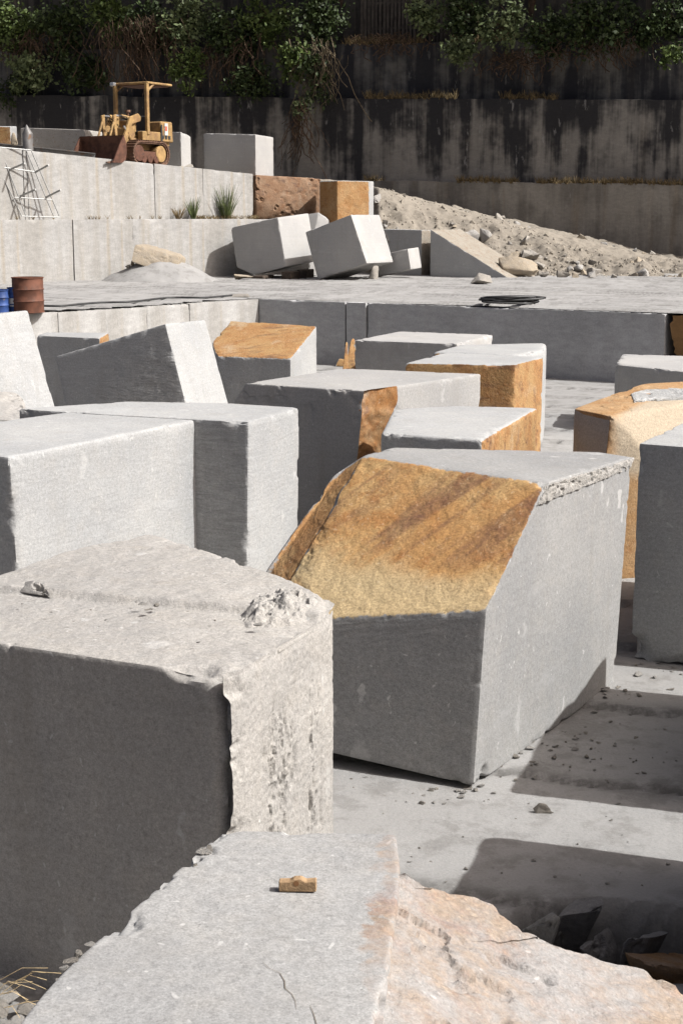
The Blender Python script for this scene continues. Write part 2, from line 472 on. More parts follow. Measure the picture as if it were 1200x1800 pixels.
M['stone_brown10'] = stone_mat('dark grey stone with ochre corner', streak=(.3, 0, 0), base=(.41, .405, .395), rust=((.42, .26, .13), (.36, .17, .06), (.22, .12, .08), (.50, .40, .30)))
M['stone_b5'] = stone_mat('buff and orange stone', streak=(.4, 0, .3), streak_amt=.2, rust=((.52, .34, .18), (.50, .30, .14), (.38, .19, .07), (.53, .455, .345)))
M['stone_beige'] = stone_mat('beige sawn stone', rust=((.40, .365, .305), (.375, .335, .275), (.34, .29, .23), (.43, .395, .335)))
M['stone_tan'] = stone_mat('orange tan weathered stone', streak_amt=.3, rust=((.52, .32, .15), (.46, .25, .10), (.24, .13, .07), (.56, .40, .25)))
M['stone_pale'] = stone_mat('pale buff stone', rust=((.60, .45, .26), (.50, .30, .11), (.36, .18, .06), (.66, .54, .37)))
M['stone_brown'] = stone_mat('brown weathered stone', base=(.42, .40, .37), rust=((.36, .235, .15), (.31, .185, .11), (.17, .105, .075), (.44, .33, .235)))
M['stone_pink'] = stone_mat('grey stone with pink stains', base=(.348, .349, .345), grain=1.3, fleck=1.3, rust=((.42, .315, .225), (.42, .28, .20), (.36, .235, .19), (.44, .37, .285)), pinks=True)
M['stone_dusty'] = stone_mat('dusty stone', base=(.402, .388, .366), warm=.8, fleck=1.3, grain=1.3)
M['stone_far'] = stone_mat('far grey stone', base=(.44, .435, .425), grain=.6)
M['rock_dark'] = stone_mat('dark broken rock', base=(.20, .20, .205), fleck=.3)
M['rock_ochre'] = stone_mat('ochre broken rock', base=(.26, .15, .07), fleck=.2)
M['rubble'] = stone_mat('rubble rock', base=(.345, .32, .285), warm=.8, fleck=.5)
M['rubble_warm'] = stone_mat('warm rubble rock', base=(.38, .32, .24), warm=.8, fleck=.5)
M['bench'] = streak_wall('cut pale rock', (.318, .312, .30), (.235, .222, .20), .65, sx=.7, warm=(.30, .245, .17), warm_amt=.55, soft=.12)
M['bay'] = streak_wall('cut grey rock', (.36, .36, .358), (.29, .285, .28), .35, sx=.5, warm_amt=.05, soft=.10)
M['bay_ochre'] = streak_wall('cut ochre rock', (.23, .13, .055), (.13, .07, .03), .4, sx=.5, warm_amt=.2)
M['back_low'] = streak_wall('back rock face', (.25, .232, .20), (.095, .086, .075), .65, pale=(.30, .285, .26), warm=(.21, .16, .105), warm_amt=.4, sx=.45, soft=.10)
M['back_mid'] = streak_wall('stained back rock face', (.235, .22, .195), (.020, .020, .023), .95, pale=(.32, .31, .295), warm=(.18, .145, .10), sx=.42, soft=.09, thr=.495, zfall=.045)
M['back_up'] = streak_wall('black stained rock face', (.13, .127, .12), (.018, .019, .025), .92, pale=(.19, .19, .185), sx=.42, soft=.09, thr=.46)
M['back_top'] = streak_wall('dark upper rock', (.06, .055, .048), (.014, .014, .014), .9, soft=.1)
# ------------------------------------------------------------------ more surface materials
def ground_mat(name, base, dirt, scale=1.0, lines=None, amt=.6):
    t = NT(name); v = t.coords(False)
    big = t.noise(v, .7 * scale, 5, .6); mid = t.noise(v, 4 * scale, 5, .65); fine = t.noise(v, 70, 3, .75)
    c = t.mix(t.mr(big, .35, .68), base, tuple(x * 1.12 for x in base))
    c = t.mix(t.math('MULTIPLY', t.mr(mid, .50, .68), amt), c, dirt)
    c = t.mix(t.math('MULTIPLY', t.mr(t.noise(v, 1.6 * scale, 6, .7), .52, .60), .45), c, tuple(x * .86 for x in dirt))
    c = t.mix(t.math('MULTIPLY', t.mr(t.vor(v, 42), .13, .07), .5), c, tuple(x * .6 for x in dirt))
    if lines is not None:
        ln = t.noise(t.mapv(v, (.35, 9, 1), (0, 0, lines)), 1.0, 4, .6)
        c = t.mix(t.math('MULTIPLY', t.mr(ln, .56, .66), .5), c, tuple(x * .62 for x in dirt))
        c = t.mix(t.math('MULTIPLY', t.mr(ln, .44, .36), .4), c, tuple(min(1, x * 1.25) for x in base))
    dk = t.attr('dirt')
    c = t.mix(t.math('MULTIPLY', dk, t.mr(t.noise(v, 9, 4, .7), .3, .6)), c, tuple(x * .55 for x in dirt))
    c = t.mix(1.0, c, t.n_gray(t.math('ADD', t.math('MULTIPLY', t.math('SUBTRACT', fine, .5), .5), 1.0)), 'MULTIPLY')
    nb = t.bump(t.noise(v, 30, 5, .7), .45, .012)
    return t.out(c, .95, nb)
M['floor'] = ground_mat('dusty sawn quarry floor', (.236, .232, .224), (.165, .158, .148))
M['stage'] = ground_mat('dusty upper quarry floor', (.256, .251, .242), (.195, .188, .177), lines=R(20))
M['earth'] = ground_mat('rubble earth', (.205, .182, .15), (.125, .108, .086), 2.2)
M['ledge'] = ground_mat('ledge earth', (.2, .18, .14), (.14, .12, .08), 3.0)
M['far'] = ground_mat('far ground', (.2, .19, .165), (.14, .13, .11))
M['hill'] = simple('dark hillside soil', (.022, .02, .015), .95, var=.5, scale=3, bump=.4)

# ------------------------------------------------------------------ ground
o = mesh_obj('ground', [(-900, -900, -1.2), (900, -900, -1.2), (900, 900, -1.2), (-900, 900, -1.2)], [[0, 1, 2, 3]], M['far'])
props(o, kind='structure')

GA, GB = Z(905, 1368, 0), Z(1180, 1400, 0)
GD = (GB - GA) / np.linalg.norm(GB - GA)                    # saw-cut direction across the floor
GN = np.array([-GD[1], GD[0], 0]); GN = GN if GN[1] > 0 else -GN
STEPS = [float(GN @ Z(*p, 0)) for p in ((990, 1600), (1040, 1383), (1120, 1253))]
gap = (STEPS[2] - STEPS[0]) / 2
ws = [STEPS[0] - gap * (3 - i) for i in range(3)] + STEPS
while ws[-1] < 45: ws.append(ws[-1] + gap * (.8 + .5 * random.random()))
ws = np.array(ws)
PIT = (1.24, 6.08)
def floor_h(X, Yv):
    w = X * GN[0] + Yv * GN[1]; u = X * GD[0] + Yv * GD[1]
    P = np.stack([X, Yv, np.zeros_like(X)], 1)
    w2 = w + .10 * (fbm(P * .9, 5, 3) - .5) + .05 * (fbm(P * 4, 6, 3) - .5)
    i = np.clip(np.searchsorted(ws, w2) - 1, 0, len(ws) - 2)
    a = (w2 - ws[i]) / (ws[i + 1] - ws[i]); wd = ws[i + 1] - ws[i]
    amp = .020 + .025 * _hash(i, i * 7, i * 3, 5)
    d0 = (w2 - ws[i])
    h = amp * (sstep(0, .05, d0) - a)                         # a worn lip that drops towards the viewer, then a gentle back-slope
    gro = -.016 * np.exp(-((d0 + .0) / .03) ** 2)
    h = h + gro + .012 * (fbm(P * 2.2, 8, 4) - .5) + .004 * (fbm(P * 22, 9, 3) - .5)
    d = np.sqrt(((X - PIT[0]) / .66) ** 2 + ((Yv - PIT[1]) / .40) ** 2) + .35 * (fbm(P * 3, 12, 3) - .5)
    pit = sstep(1.0, .78, d)
    dirt = np.clip(np.exp(-(d0 / .10) ** 2) * .9 + np.exp(-((wd - d0) / .05) ** 2) * .5 + .7 * pit, 0, 1)
    return h - .62 * pit, dirt
def axis(segs):
    out = [segs[0][0]]
    for a, b, st in segs:
        n = max(1, int(round((b - a) / st))); out += list(a + (b - a) * (np.arange(n) + 1) / n)
    return np.array(out)
def sheet(name, xs, ys, hf, mat, kind='structure', base=0.0, mask=None):
    X, Yv = np.meshgrid(xs, ys); X, Yv = X.ravel(), Yv.ravel()
    h, dirt = hf(X, Yv)
    nx, ny = len(xs), len(ys)
    i = np.arange(nx * ny).reshape(ny, nx)
    q = np.stack([i[:-1, :-1].ravel(), i[:-1, 1:].ravel(), i[1:, 1:].ravel(), i[1:, :-1].ravel()], 1)
    if mask is not None:
        mk = mask(X, Yv); q = q[mk[q].all(1)]
    o = mesh_obj(name, np.stack([X, Yv, h + base], 1), q, mat, smooth=True, attrs={'dirt': dirt})
    return props(o, kind=kind)
sheet('quarry_floor', axis([(-14, -3, .4), (-3, -.5, .06), (-.5, 3.4, .03), (3.4, 6, .08), (6, 16, .5)]),
      axis([(-6, 1.5, .5), (1.5, 4.5, .06), (4.5, 10.5, .03), (10.5, 16, .07), (16, 36, .12)]), floor_h, M['floor'])

# ------------------------------------------------------------------ upper floor (stage) and the sawn walls of the bay in front of it
ZS = 1.365
WB0, WB1 = Z(560, 640, 0), Z(1010, 668, 0)
wallR = vplane(WB0, WB1)
CC = H(455, 525, wallR)                                        # inner corner of the bay
RE = H(1168, 553, wallR)                                       # right end of the grey wall
LE = Z(80, 548, ZS)
wallL = vplane(CC, LE)
LD = (LE - CC); LD[2] = 0; LD /= np.linalg.norm(LD)
RD = (RE - CC); RD[2] = 0; RD /= np.linalg.norm(RD)
NB = np.array([-RD[1], RD[0], 0]); NB = NB if NB[1] > 0 else -NB   # away from the viewer
zc = ZS - .012
def quad_prism(name, poly, z0, z1, mat, **kw):
    return stone(name, prism_pts([at(p, z1) for p in poly], z0), mat, s=kw.pop('s', .35), k=kw.pop('k', .015), chip=kw.pop('chip', .05), chip_f=1.5, amp=kw.pop('amp', .012), freq=1.5, **kw)
# right wall: panels between the two cracks and the corner
bay = props(empty('quarry_wall', at(CC, 0)), kind='structure')
def child_keep(o, parent):
    o.parent = parent
    o.matrix_parent_inverse = Matrix.Translation(-Vector(parent.location)); return o
cuts = [455.0, 606.0, 642.0, 1168.0]
for a, b in zip(cuts[:-1], cuts[1:]):
    A, B = H(a + (1.2 if a > 456 else 0), 560, wallR), H(b, 560, wallR)
    off = NB * random.uniform(0, .03)
    c = stone('rock_panel', prism_pts([at(A + off, zc), at(B + off, zc), at(B + NB * 6, zc), at(A + NB * 6, zc)], -.3), M['bay'],
              s=.13, k=.005, chip=.02, chip_f=2.2, amp=.015, freq=1.5, seed=int(a), kind='structure')
    child_keep(c, bay)
# the rust coloured end face and the set-back wall right of it
E0 = at(H(1200, 620, wallR), 0); Et = RE
c = stone('rock_panel', [at(Et + NB * .03, zc), at(Et + NB * 4, zc), at(Et + RD * 3 + NB * 4.2, zc), at(Et + RD * 3 + NB * .25, zc),
      at(Et + NB * .03, -.3) + RD * .32, at(Et + NB * 4, -.3), at(Et + RD * 3 + NB * 4.2, -.3), at(Et + RD * 3 + NB * .25, -.3)],
      M['bay_ochre'], s=.2, k=.02, chip=.08, amp=.06, freq=1.5, seed=4, kind='structure')
child_keep(c, bay)
# left wall
bayl = props(empty('quarry_wall', at(CC + LD * 3, 0)), kind='structure')
LB = np.array([-LD[1], LD[0], 0]); LB = LB if LB[0] < 0 else -LB    # into the rock
ts = [0.0, 2.1, 3.3, 4.4, 5.6, 6.6, 9.0, 13.0]
for i, (a, b) in enumerate(zip(ts[:-1], ts[1:])):
    A, B = CC + LD * (a - .02), CC + LD * b
    off = LB * random.uniform(0, .035); dz = random.uniform(-.02, .02)
    c = stone('rock_panel', prism_pts([at(A + off, zc + dz), at(B + off, zc + dz), at(B + LB * 5, zc + dz), at(A + LB * 5, zc + dz)], -.3), M['bench'],
              s=.13, k=.005, chip=.02, chip_f=2.2, amp=.015, freq=1.5, seed=40 + i, kind='structure')
    child_keep(c, bayl)
def stage_h(X, Yv):
    P = np.stack([X, Yv, 0 * X], 1)
    w = X * NB[0] + Yv * NB[1]
    w2 = w / .62 + .5 * (fbm(P * .35, 3, 3) - .5) + .12 * (fbm(P * 2, 2, 3) - .5)
    i = np.floor(w2); a = w2 - i
    amp = .015 + .05 * _hash(i.astype(np.int64), i.astype(np.int64) * 3, i.astype(np.int64) * 5, 2)
    h = amp * (sstep(0, .12, a) - a) + .03 * (fbm(P * 1.1, 4, 4) - .5) + .05 * (fbm(P * .3, 14, 3) - .5)
    dirt = np.exp(-(np.minimum(a, 1 - a) / .09) ** 2) * sstep(.35, .7, fbm(P * .8 * np.array([1, 1, 1]), 8, 3))
    return h - .01, dirt
def stage_mask(X, Yv):
    d = np.stack([X - CC[0], Yv - CC[1]], 1)
    jit = .10 * (fbm(np.stack([X * 1.3, Yv * 1.3, 0 * X], 1), 19, 3) - .5)
    inR = (d @ NB[:2] > .02 + jit) & (d @ RD[:2] > -8)
    inL = (d @ LB[:2] > .02 + jit)
    return inR | inL
sheet('upper_quarry_floor', axis([(-22, -8, .3), (-8, 13, .09), (13, 26, .6)]), axis([(20, 27, .25), (27, 46, .09), (46, 72, .5)]), stage_h, M['stage'], base=ZS, mask=stage_mask)

# ------------------------------------------------------------------ pale benches at the left
BB0, BB1 = Z(0, 500, ZS), Z(370, 487, ZS)
benchPl = vplane(BB0, BB1)
BD = BB1 - BB0; BD[2] = 0; BD /= np.linalg.norm(BD)
BN = np.array([-BD[1], BD[0], 0]); BN = BN if BN[1] > 0 else -BN
ZL = 3.04
UP_OFF = .55
upPl = vplane(BB0 + BN * UP_OFF, BB1 + BN * UP_OFF)
low = props(empty('quarry_bench', at(BB0, ZS)), kind='structure')
pxs = [-140, 132, 238, 420, 690]
for i, (a, b) in enumerate(zip(pxs[:-1], pxs[1:])):
    A, B = H(a + (.5 if a in (132, 44) else -1.5), 490, benchPl), H(b, 490, benchPl)
    off = BN * random.uniform(0, .025); dz = random.uniform(-.015, .01)
    c = stone('rock_panel', prism_pts([at(A + off, ZL + dz), at(B + off, ZL + dz), at(B + BN * 3, ZL + dz), at(A + BN * 3, ZL + dz)], ZS - .3), M['bench'],
              s=.16, k=.005, chip=.025, chip_f=2.2, amp=.02, freq=1.2, seed=60 + i, kind='structure')
    child_keep(c, low)
upb = props(empty('quarry_bench', at(BB0 + BN * UP_OFF, ZL)), kind='structure')
def terr_z(px):                                  # the upper edge slopes down to the right
    return H(px, 258 + (305 - 258) * px / 445.0, upPl)[2]
pxs = [-140, 46, 54, 274, 360, 446]
for i, (a, b) in enumerate(zip(pxs[:-1], pxs[1:])):
    A, B = H(a + (.5 if a in (274, 46) else -1.5), 385, upPl), H(b, 385, upPl)
    off = BN * random.uniform(0, .025) + (BN * .03 if a == 46 else 0)
    za, zb = terr_z(a), terr_z(b)
    c = stone('rock_panel', [at(A + off, za), at(B + off, zb), at(B + BN * 3, zb), at(A + BN * 3, za)] + [at(q, ZL - .1) for q in (A + off, B + off, B + BN * 3, A + BN * 3)],
              M['bench'], s=.16, k=.005, chip=.025, chip_f=2.2, amp=.02, freq=1.2, seed=80 + i, kind='structure')
    child_keep(c, upb)
# terrace behind the upper edge, ground for the loader
TA, TB = H(-140, 385, upPl), H(446, 385, upPl)
tz = lambda p: terr_z(0) + (terr_z(445) - terr_z(0)) * np.clip(((p - H(0, 385, upPl)) @ BD) / np.linalg.norm((H(445, 385, upPl) - H(0, 385, upPl))[:2]), -1, 1.4)
def terr_h(X, Yv):
    P = np.stack([X, Yv, 0 * X], 1)
    z = terr_z(0) + (terr_z(445) - terr_z(0)) * np.clip(((P - at(H(0, 385, upPl), 0)) @ BD) / np.linalg.norm((H(445, 385, upPl) - H(0, 385, upPl))[:2]), -1, 1.4)
    return z - .07 + .06 * fbm(P * 1.2, 3, 3), np.zeros_like(X)
def terr_mask(X, Yv):
    d = np.stack([X - TA[0], Yv - TA[1]], 1); return (d @ BN[:2] > .12) & ((X < TB[0] + .0) | (d @ BN[:2] > 3.2)) & (X < TB[0] + 2.5)
sheet('terrace_ground', axis([(-26, 8, .3)]), axis([(30, 76, .3)]), terr_h, M['earth'], mask=terr_mask)

# ------------------------------------------------------------------ back rock face, four lifts
WD = np.array([.93, -.367, 0]); WD /= np.linalg.norm(WD); WN = np.array([.367, .93, 0])   # along the face / away from the viewer
W0 = Z(1200, 462, ZS); W0 = at(W0, 0)
def wpl(back): return plane3(W0 + WN * back, W0 + WN * back + WD, W0 + WN * back + v3(0, 0, 1))
def lift(name, back, px0, px1, lo, hi, mat, seed, amp=.10, zlo=None):
    """lo/hi: pixel lines ((x,y),(x,y)) for the foot and the edge of this lift."""
    pl = wpl(back)
    def zline(line, p):
        a, b = (H(*q, pl) for q in line); ta, tb, tp = a @ WD, b @ WD, p @ WD
        return a[2] + (b[2] - a[2]) * (tp - ta) / (tb - ta)
    A, B = H(px0, 400, pl), H(px1, 400, pl); L = (B - A) @ WD
    nu = int(L / .22); us = np.linspace(0, L, nu + 1)
    P0 = A + WD * us[:, None]; z1 = np.array([zline(hi, p) for p in P0])
    z0 = np.full_like(z1, zlo) if zlo is not None else np.array([zline(lo, p) for p in P0]) - .4
    z1 = z1 + .12 * (fbm(np.stack([us * .8, 0 * us, 0 * us + seed], 1), seed, 4) - .5)
    nv = 20
    rows = []
    for j in range(nv + 1):
        t = j / nv; rows.append(np.stack([P0[:, 0], P0[:, 1], z0 + (z1 - z0) * t], 1))
    rows.append(rows[-1] + WN * .25 + v3(0, 0, .02)); rows.append(rows[-1] + WN * 2.2)
    V = np.concatenate(rows); d = amp * (fbm(V * np.array([.5, .5, .35]), seed, 4) - .5) + .05 * (fbm(V * 2.2, seed + 5, 3) - .5)
    d[len(us) * (nv + 1):] = 0
    V = V - WN * d[:, None]
    n = len(us); i = np.arange(n * (nv + 3)).reshape(nv + 3, n)
    q = np.stack([i[:-1, :-1].ravel(), i[:-1, 1:].ravel(), i[1:, 1:].ravel(), i[1:, :-1].ravel()], 1)
    ang = math.atan2(WD[1], WD[0]); org = at(A, float(z0.min()))
    V = V - org; cs, sn = math.cos(-ang), math.sin(-ang)
    V = np.stack([V[:, 0] * cs - V[:, 1] * sn, V[:, 0] * sn + V[:, 1] * cs, V[:, 2]], 1)
    o = mesh_obj(name, V, q, mat, smooth=True, loc=org, sharp=40, attrs={'dirt': np.zeros(len(V))}); o.rotation_euler = (0, 0, ang)
    return props(o, kind='structure')
lift('rock_face', 0.0, -500, 1700, None, ((655, 318), (1200, 325)), M['back_low'], 3, zlo=ZS - .5)
lift('rock_face', 0.7, -500, 1700, ((655, 318), (1200, 325)), ((600, 172), (1200, 176)), M['back_mid'], 5)
lift('rock_face', 1.4, -500, 1700, ((600, 172), (1200, 176)), ((620, 78), (1200, 66)), M['back_up'], 7)
lift('rock_face', 2.6, -500, 1700, ((620, 78), (1200, 66)), ((600, -260), (1200, -260)), M['back_top'], 9, amp=.5)
# wooded slope rising behind the face
pl = wpl(4.5); A, B = H(-700, 20, pl), H(1900, 20, pl)
zt = H(600, -250, pl)[2]
V = []; nu, nv = 60, 10
for j in range(nv + 1):
    for i in range(nu + 1):
        p = A + (B - A) * i / nu + WN * (j * 2.5 - .5); V.append(at(p, zt - 1.5 + j * 1.6))
V = np.array(V); V[:, 2] += 1.2 * (fbm(V * .25, 33, 3) - .5)
ii = np.arange((nu + 1) * (nv + 1)).reshape(nv + 1, nu + 1)
q = np.stack([ii[:-1, :-1].ravel(), ii[:-1, 1:].ravel(), ii[1:, 1:].ravel(), ii[1:, :-1].ravel()], 1)
props(mesh_obj('hillside', V, q, M['hill'], smooth=True), kind='structure')

# unseen bench the viewer stands on and rock face behind, added to block light
pb = [v3(-24, .9, 1.5), v3(24, -.6, 1.5), v3(24, -22, 1.5), v3(-24, -22, 1.5)]
props(stone('quarry_bench', prism_pts(pb, -.6), M['stage'], s=1.0, k=.03, amp=.05, freq=1, kind='structure'), kind='structure')
pb = [v3(-40, -17, 10), v3(40, -17, 10), v3(40, -30, 14), v3(-40, -30, 14)]
props(stone('rock_face', prism_pts(pb, 0), M['back_mid'], s=1.2, k=.05, amp=.3, freq=.6, kind='structure'), kind='structure')
# ------------------------------------------------------------------ the quarried blocks
INFO = {}
def blk(key, pts, mat, label, **kw):
    kw.setdefault('seed', len(INFO) * 13 + 5)
    o = stone('stone_block', pts, M[mat], label, group=kw.pop('group', None), **kw)
    INFO[key] = o; return o

# B1 the ledge block right below the viewer, with the broken pink flank
z1 = 1.5
a = [Z(*p, z1) for p in ((392, 1457), (697, 1464), (706, 1535), (722, 1600), (700, 1690), (664, 1800))]
near_r, near_l = Z(600, 2350, z1), Z(-330, 2350, z1)
l1, l2 = Z(352, 1503, z1), Z(28, 1800, z1)
sp = plane3(a[2], a[5], (a[2] + a[5]) / 2 + v3(.80, -.06, -.40))
topk = [a[0], a[1], a[2], a[5], near_r, near_l, l1, Z(240, 1594, z1), Z(148, 1668, z1), Z(88, 1726, z1), l2]
b1o = a[5].copy()
bdir = (a[2] - a[5]); bdir /= np.linalg.norm(bdir); bout = np.cross(bdir, v3(0, 0, 1)); bout = bout if bout[0] > 0 else -bout
B1 = blk('B1', topk + [at(p, 0.0) for p in topk], 'stone_pink', 'dusty grey stone block with pink broken flank and a wood offcut on top',
    s=.022, k=.005, chip=.02, chip_f=9, amp=.002, rustfn=lambda P, g, ru: .55 * sstep(-.16, .0, (P - b1o) @ bout + .16 * (fbm(P * 4, 3, 3) - .5)))
def b1_flank():
    inner_px = [(704, 1534), (716, 1575), (727, 1620), (712, 1680), (685, 1735), (664, 1800), (640, 1900), (610, 2350)]
    outer_px = [(708, 1536), (756, 1556), (840, 1573), (866, 1592), (905, 1640), (1010, 1672), (1100, 1706), (1200, 1746), (1330, 1812), (1500, 2350)]
    spl = sp
    def curve(pp, n):
        pp = np.array([p for p in pp]); L = np.r_[0, np.cumsum(np.linalg.norm(np.diff(pp[:, :2], axis=0), axis=1))]
        t = np.linspace(0, L[-1], n); return np.stack([np.interp(t, L, pp[:, k]) for k in range(3)], 1)
    nu, nv = 190, 110
    I = curve([a2_ - bout * .02 for a2_ in (a[2], a[2] * .5 + a[5] * .5, a[5], near_r)], nu) - v3(0, 0, .012); O = curve([H(x, y, spl) for x, y in outer_px], nu)
    Oj = .05 * (np.stack([fbm(O * 9 + 31 * k_, 310 + k_, 4, .6) for k_ in range(2)] + [np.full(nu, .5)], 1) - .5); O = O + Oj
    rows = []
    for k in range(nv + 1):
        v = k / nv; P = I * (1 - v) + O * v; rows.append(P)
    for dz, out in ((.02, .012), (.06, .02), (.16, .02), (.45, .0), (1.3, -.05)):
        P = O.copy(); P[:, 2] = np.maximum(O[:, 2] - dz, -.05); P[:, 0] += out * .7; P[:, 1] += out; rows.append(P)
    V = np.concatenate(rows); v = np.repeat(np.r_[np.arange(nv + 1) / nv, 1 + np.arange(1, 6) * .2], nu)
    on = sstep(.0, .14, v) * sstep(1.6, 1.0, v)
    d = on * (.07 * (fbm(V * 2.6, 71, 4) - .42) + .020 * (fbm(V * 8, 72, 4, .6) - .5) + .008 * (fbm(V * 30, 76, 3, .6) - .5))
    led = fbm(V * v3(5, 8, 5) + 3, 73, 3); d = d - on * .004 * sstep(.60, .63, led) - on * .016 * sstep(.62, .66, fbm(V * v3(9, 14, 9) + 8, 77, 3))
    V = V + (spl[0] if spl[0][2] > 0 else -spl[0]) * d[:, None]
    nr = len(rows); ii = np.arange(nr * nu).reshape(nr, nu)
    q = np.stack([ii[:-1, :-1].ravel(), ii[:-1, 1:].ravel(), ii[1:, 1:].ravel(), ii[1:, :-1].ravel()], 1)
    o = mesh_obj('broken_flank', V, q[:, ::-1], M['stone_pink'], smooth=True, sharp=50, attrs={'rust': np.where(v > 1, .8, .55 + .3 * sstep(.0, .4, v)), 'rough': np.full(len(V), .7)})
    o['label'] = 'pinkish broken flank of the ledge block'
    child_keep(o, B1)
    pl_ = [(462, 1692), (474, 1703), (492, 1711), (500, 1725), (501, 1738), (513, 1748), (519, 1760), (521, 1775)]
    for pp in (pl_, [(545, 1768), (551, 1782), (556, 1800), (561, 1830)]):
        pts = [Z(x, y, z1) for x, y in pp]; Vv, Ff = [], []
        for k, p in enumerate(pts):
            w = .0012 * (1 - abs(2 * k / (len(pts) - 1) - 1) * .7); Vv += [p + v3(-w, 0, .0012), p + v3(w, 0, .0012)]
        Ff = [[2 * k, 2 * k + 1, 2 * k + 3, 2 * k + 2] for k in range(len(pts) - 1)]
        child_keep(mesh_obj('crack', Vv, Ff, M.setdefault('crackm', simple('crack dirt', (.13, .11, .085), .95))), B1)
b1_flank()
B1_TOP = z1

# B2 the big shaded block at the left
z2 = 1.5
fl, fr = Z(-90, 1117, z2), Z(412, 1190, z2)
rb = Z(597, 1076, z2); bk1, bk2, bk3 = Z(560, 1046, z2), Z(345, 966, z2), Z(265, 943, z2 + .0)
bl1, bl2 = Z(120, 976, z2), Z(-90, 1050, z2)
gfl, gfr = at(fl, 0) - GN * .0, at(fr, 0)
F2 = plane3(fl, fr, at(fr, 0))
R2 = plane3(fr, rb, at(rb, 0))
R2n = R2[0] if R2[0][0] > 0 else -R2[0]
def b2_extra(P, g, W, PN):
    on = sstep(.90, .99, g @ R2n)
    P = P - R2n * (on * .05)[:, None]
    top = sstep(.9, .98, g[:, 2])
    st = (P - at(Z(35, 1044, z2), z2)) @ GN
    P = P + v3(0, 0, 1) * (top * (.034 * sstep(-.022, .03, st + .10 * (fbm(P * 1.6, 87, 3) - .5)) + .020 * (fbm(P * 3, 88, 4) - .5) + .008 * (fbm(P * 16, 89, 3) - .5)))[:, None]
    return P
fr0 = at(fr, 0)
def b2_k(P):
    d = np.linalg.norm((P - fr0)[:, :2], axis=1)
    e = np.linalg.norm((P - at(rb, 0))[:, :2], axis=1)
    return np.exp(-(d / .12) ** 2) * (.010 + .05 * sstep(.42, .62, fbm(P * v3(6, 6, 4), 93, 3))) + np.exp(-(e / .15) ** 2) * .035
B2o = blk('B2', [fl, fr, rb, bk1, bk2, bk3, bl1, bl2] + [at(p, 0) for p in (fl, fr, rb, bk1, bk2, bk3, bl1, bl2)], 'stone_dusty',
    'huge dusty block with fluted pale side and crumbling lump of stone on top', s=.021, k=.006, chip=.022, chip_f=8, amp=.002,
    faces=[(R2n, dict(rough=.012)), (v3(0, 0, 1), dict(rough=.008))], extra=b2_extra, kfn=b2_k,
    carve=[(Z(330, 1178, z2), (.16, .1, .05), .03)])
def b2_side():
    e = (rb - fr); L = np.linalg.norm(e[:2]); e = e / np.linalg.norm(e); nu, nv = 190, 300
    u, w = np.meshgrid(np.linspace(-.004, L + .004, nu), np.linspace(.01, z2 + .004, nv)); u, w = u.ravel(), w.ravel()
    P = fr0 + e * u[:, None]; P[:, 2] = w
    Q = np.stack([u, w, 0 * u], 1)
    flu = fbm(Q * v3(11, 1.0, 1), 81, 4, .6); band = sstep(.44, .56, fbm(Q * v3(8, .45, 1) + 9, 83, 3)) * sstep(1.36, 1.1, w) * sstep(.12, .3, u)
    pit = fbm(Q * v3(36, 11, 1), 82, 4, .62); pit2 = fbm(Q * v3(60, 12, 1), 86, 3, .6)
    d = -.012 * (flu - .45) - band * (.013 * sstep(.52, .64, pit) + .009 * sstep(.52, .66, pit2)) - .006 * fbm(Q * v3(45, 45, 1), 87, 3, .6) + .012 * (fbm(Q * 3, 84, 3) - .5)
    ed = np.minimum(np.minimum(u + .004, L + .004 - u), (z2 + .004 - w) * 1.0)
    rag = .05 + .05 * fbm(Q * v3(6, 7, 1), 91, 3)
    d = d - .010 * np.exp(-(ed / (rag * .5)) ** 2) - .03 * np.exp(-((u) / (rag * .9)) ** 2) * sstep(.35, .65, fbm(Q * v3(8, 6, 1), 92, 4))
    d = d - .02 * np.exp(-((L - u) / .05) ** 2)
    P = P + R2n * d[:, None]
    ii = np.arange(nu * nv).reshape(nv, nu)
    q = np.stack([ii[:-1, :-1].ravel(), ii[:-1, 1:].ravel(), ii[1:, 1:].ravel(), ii[1:, :-1].ravel()], 1)
    o = mesh_obj('fluted_face', P, q, M['stone_dusty'], smooth=True, sharp=55, attrs={'rust': np.zeros(len(P)), 'rough': np.full(len(P), .6)})
    o['label'] = 'pale pitted side with vertical flutes'
    child_keep(o, B2o)
b2_side()

# B3 the ochre-faced block in the middle
A = Z(832, 1382, .03); Cg = Z(1079, 1204, 0.0)
RP = vplane(A, Cg)
Bp, D3, E3 = H(854, 1074, RP), H(958, 849, RP), H(1110, 803, RP)
G3 = Z(608, 1342, .04)
FP = plane3(A, Bp, G3)
Fp = H(603, 1086, FP)
SLP = plane3(Bp, D3, Fp)
T1 = H(634, 801, SLP)
TPn = plane3(D3, E3, T1)
T2 = H(690, 786, TPn); T3 = H(1052, 794, TPn)
left_dir = (G3 - A); left_dir[2] = 0; left_dir /= np.linalg.norm(left_dir)
SL1 = H(500, 1030, SLP)
t_ = H(634, 801, SLP)
back_dir = (Cg - A); back_dir[2] = 0; back_dir /= np.linalg.norm(back_dir)
LF = A + left_dir * 1.75 + v3(0, 0, .12)                                        # front left bottom, hidden behind the dusty block
LT = H(470, 1092, FP)
LS = H(545, 975, SLP)
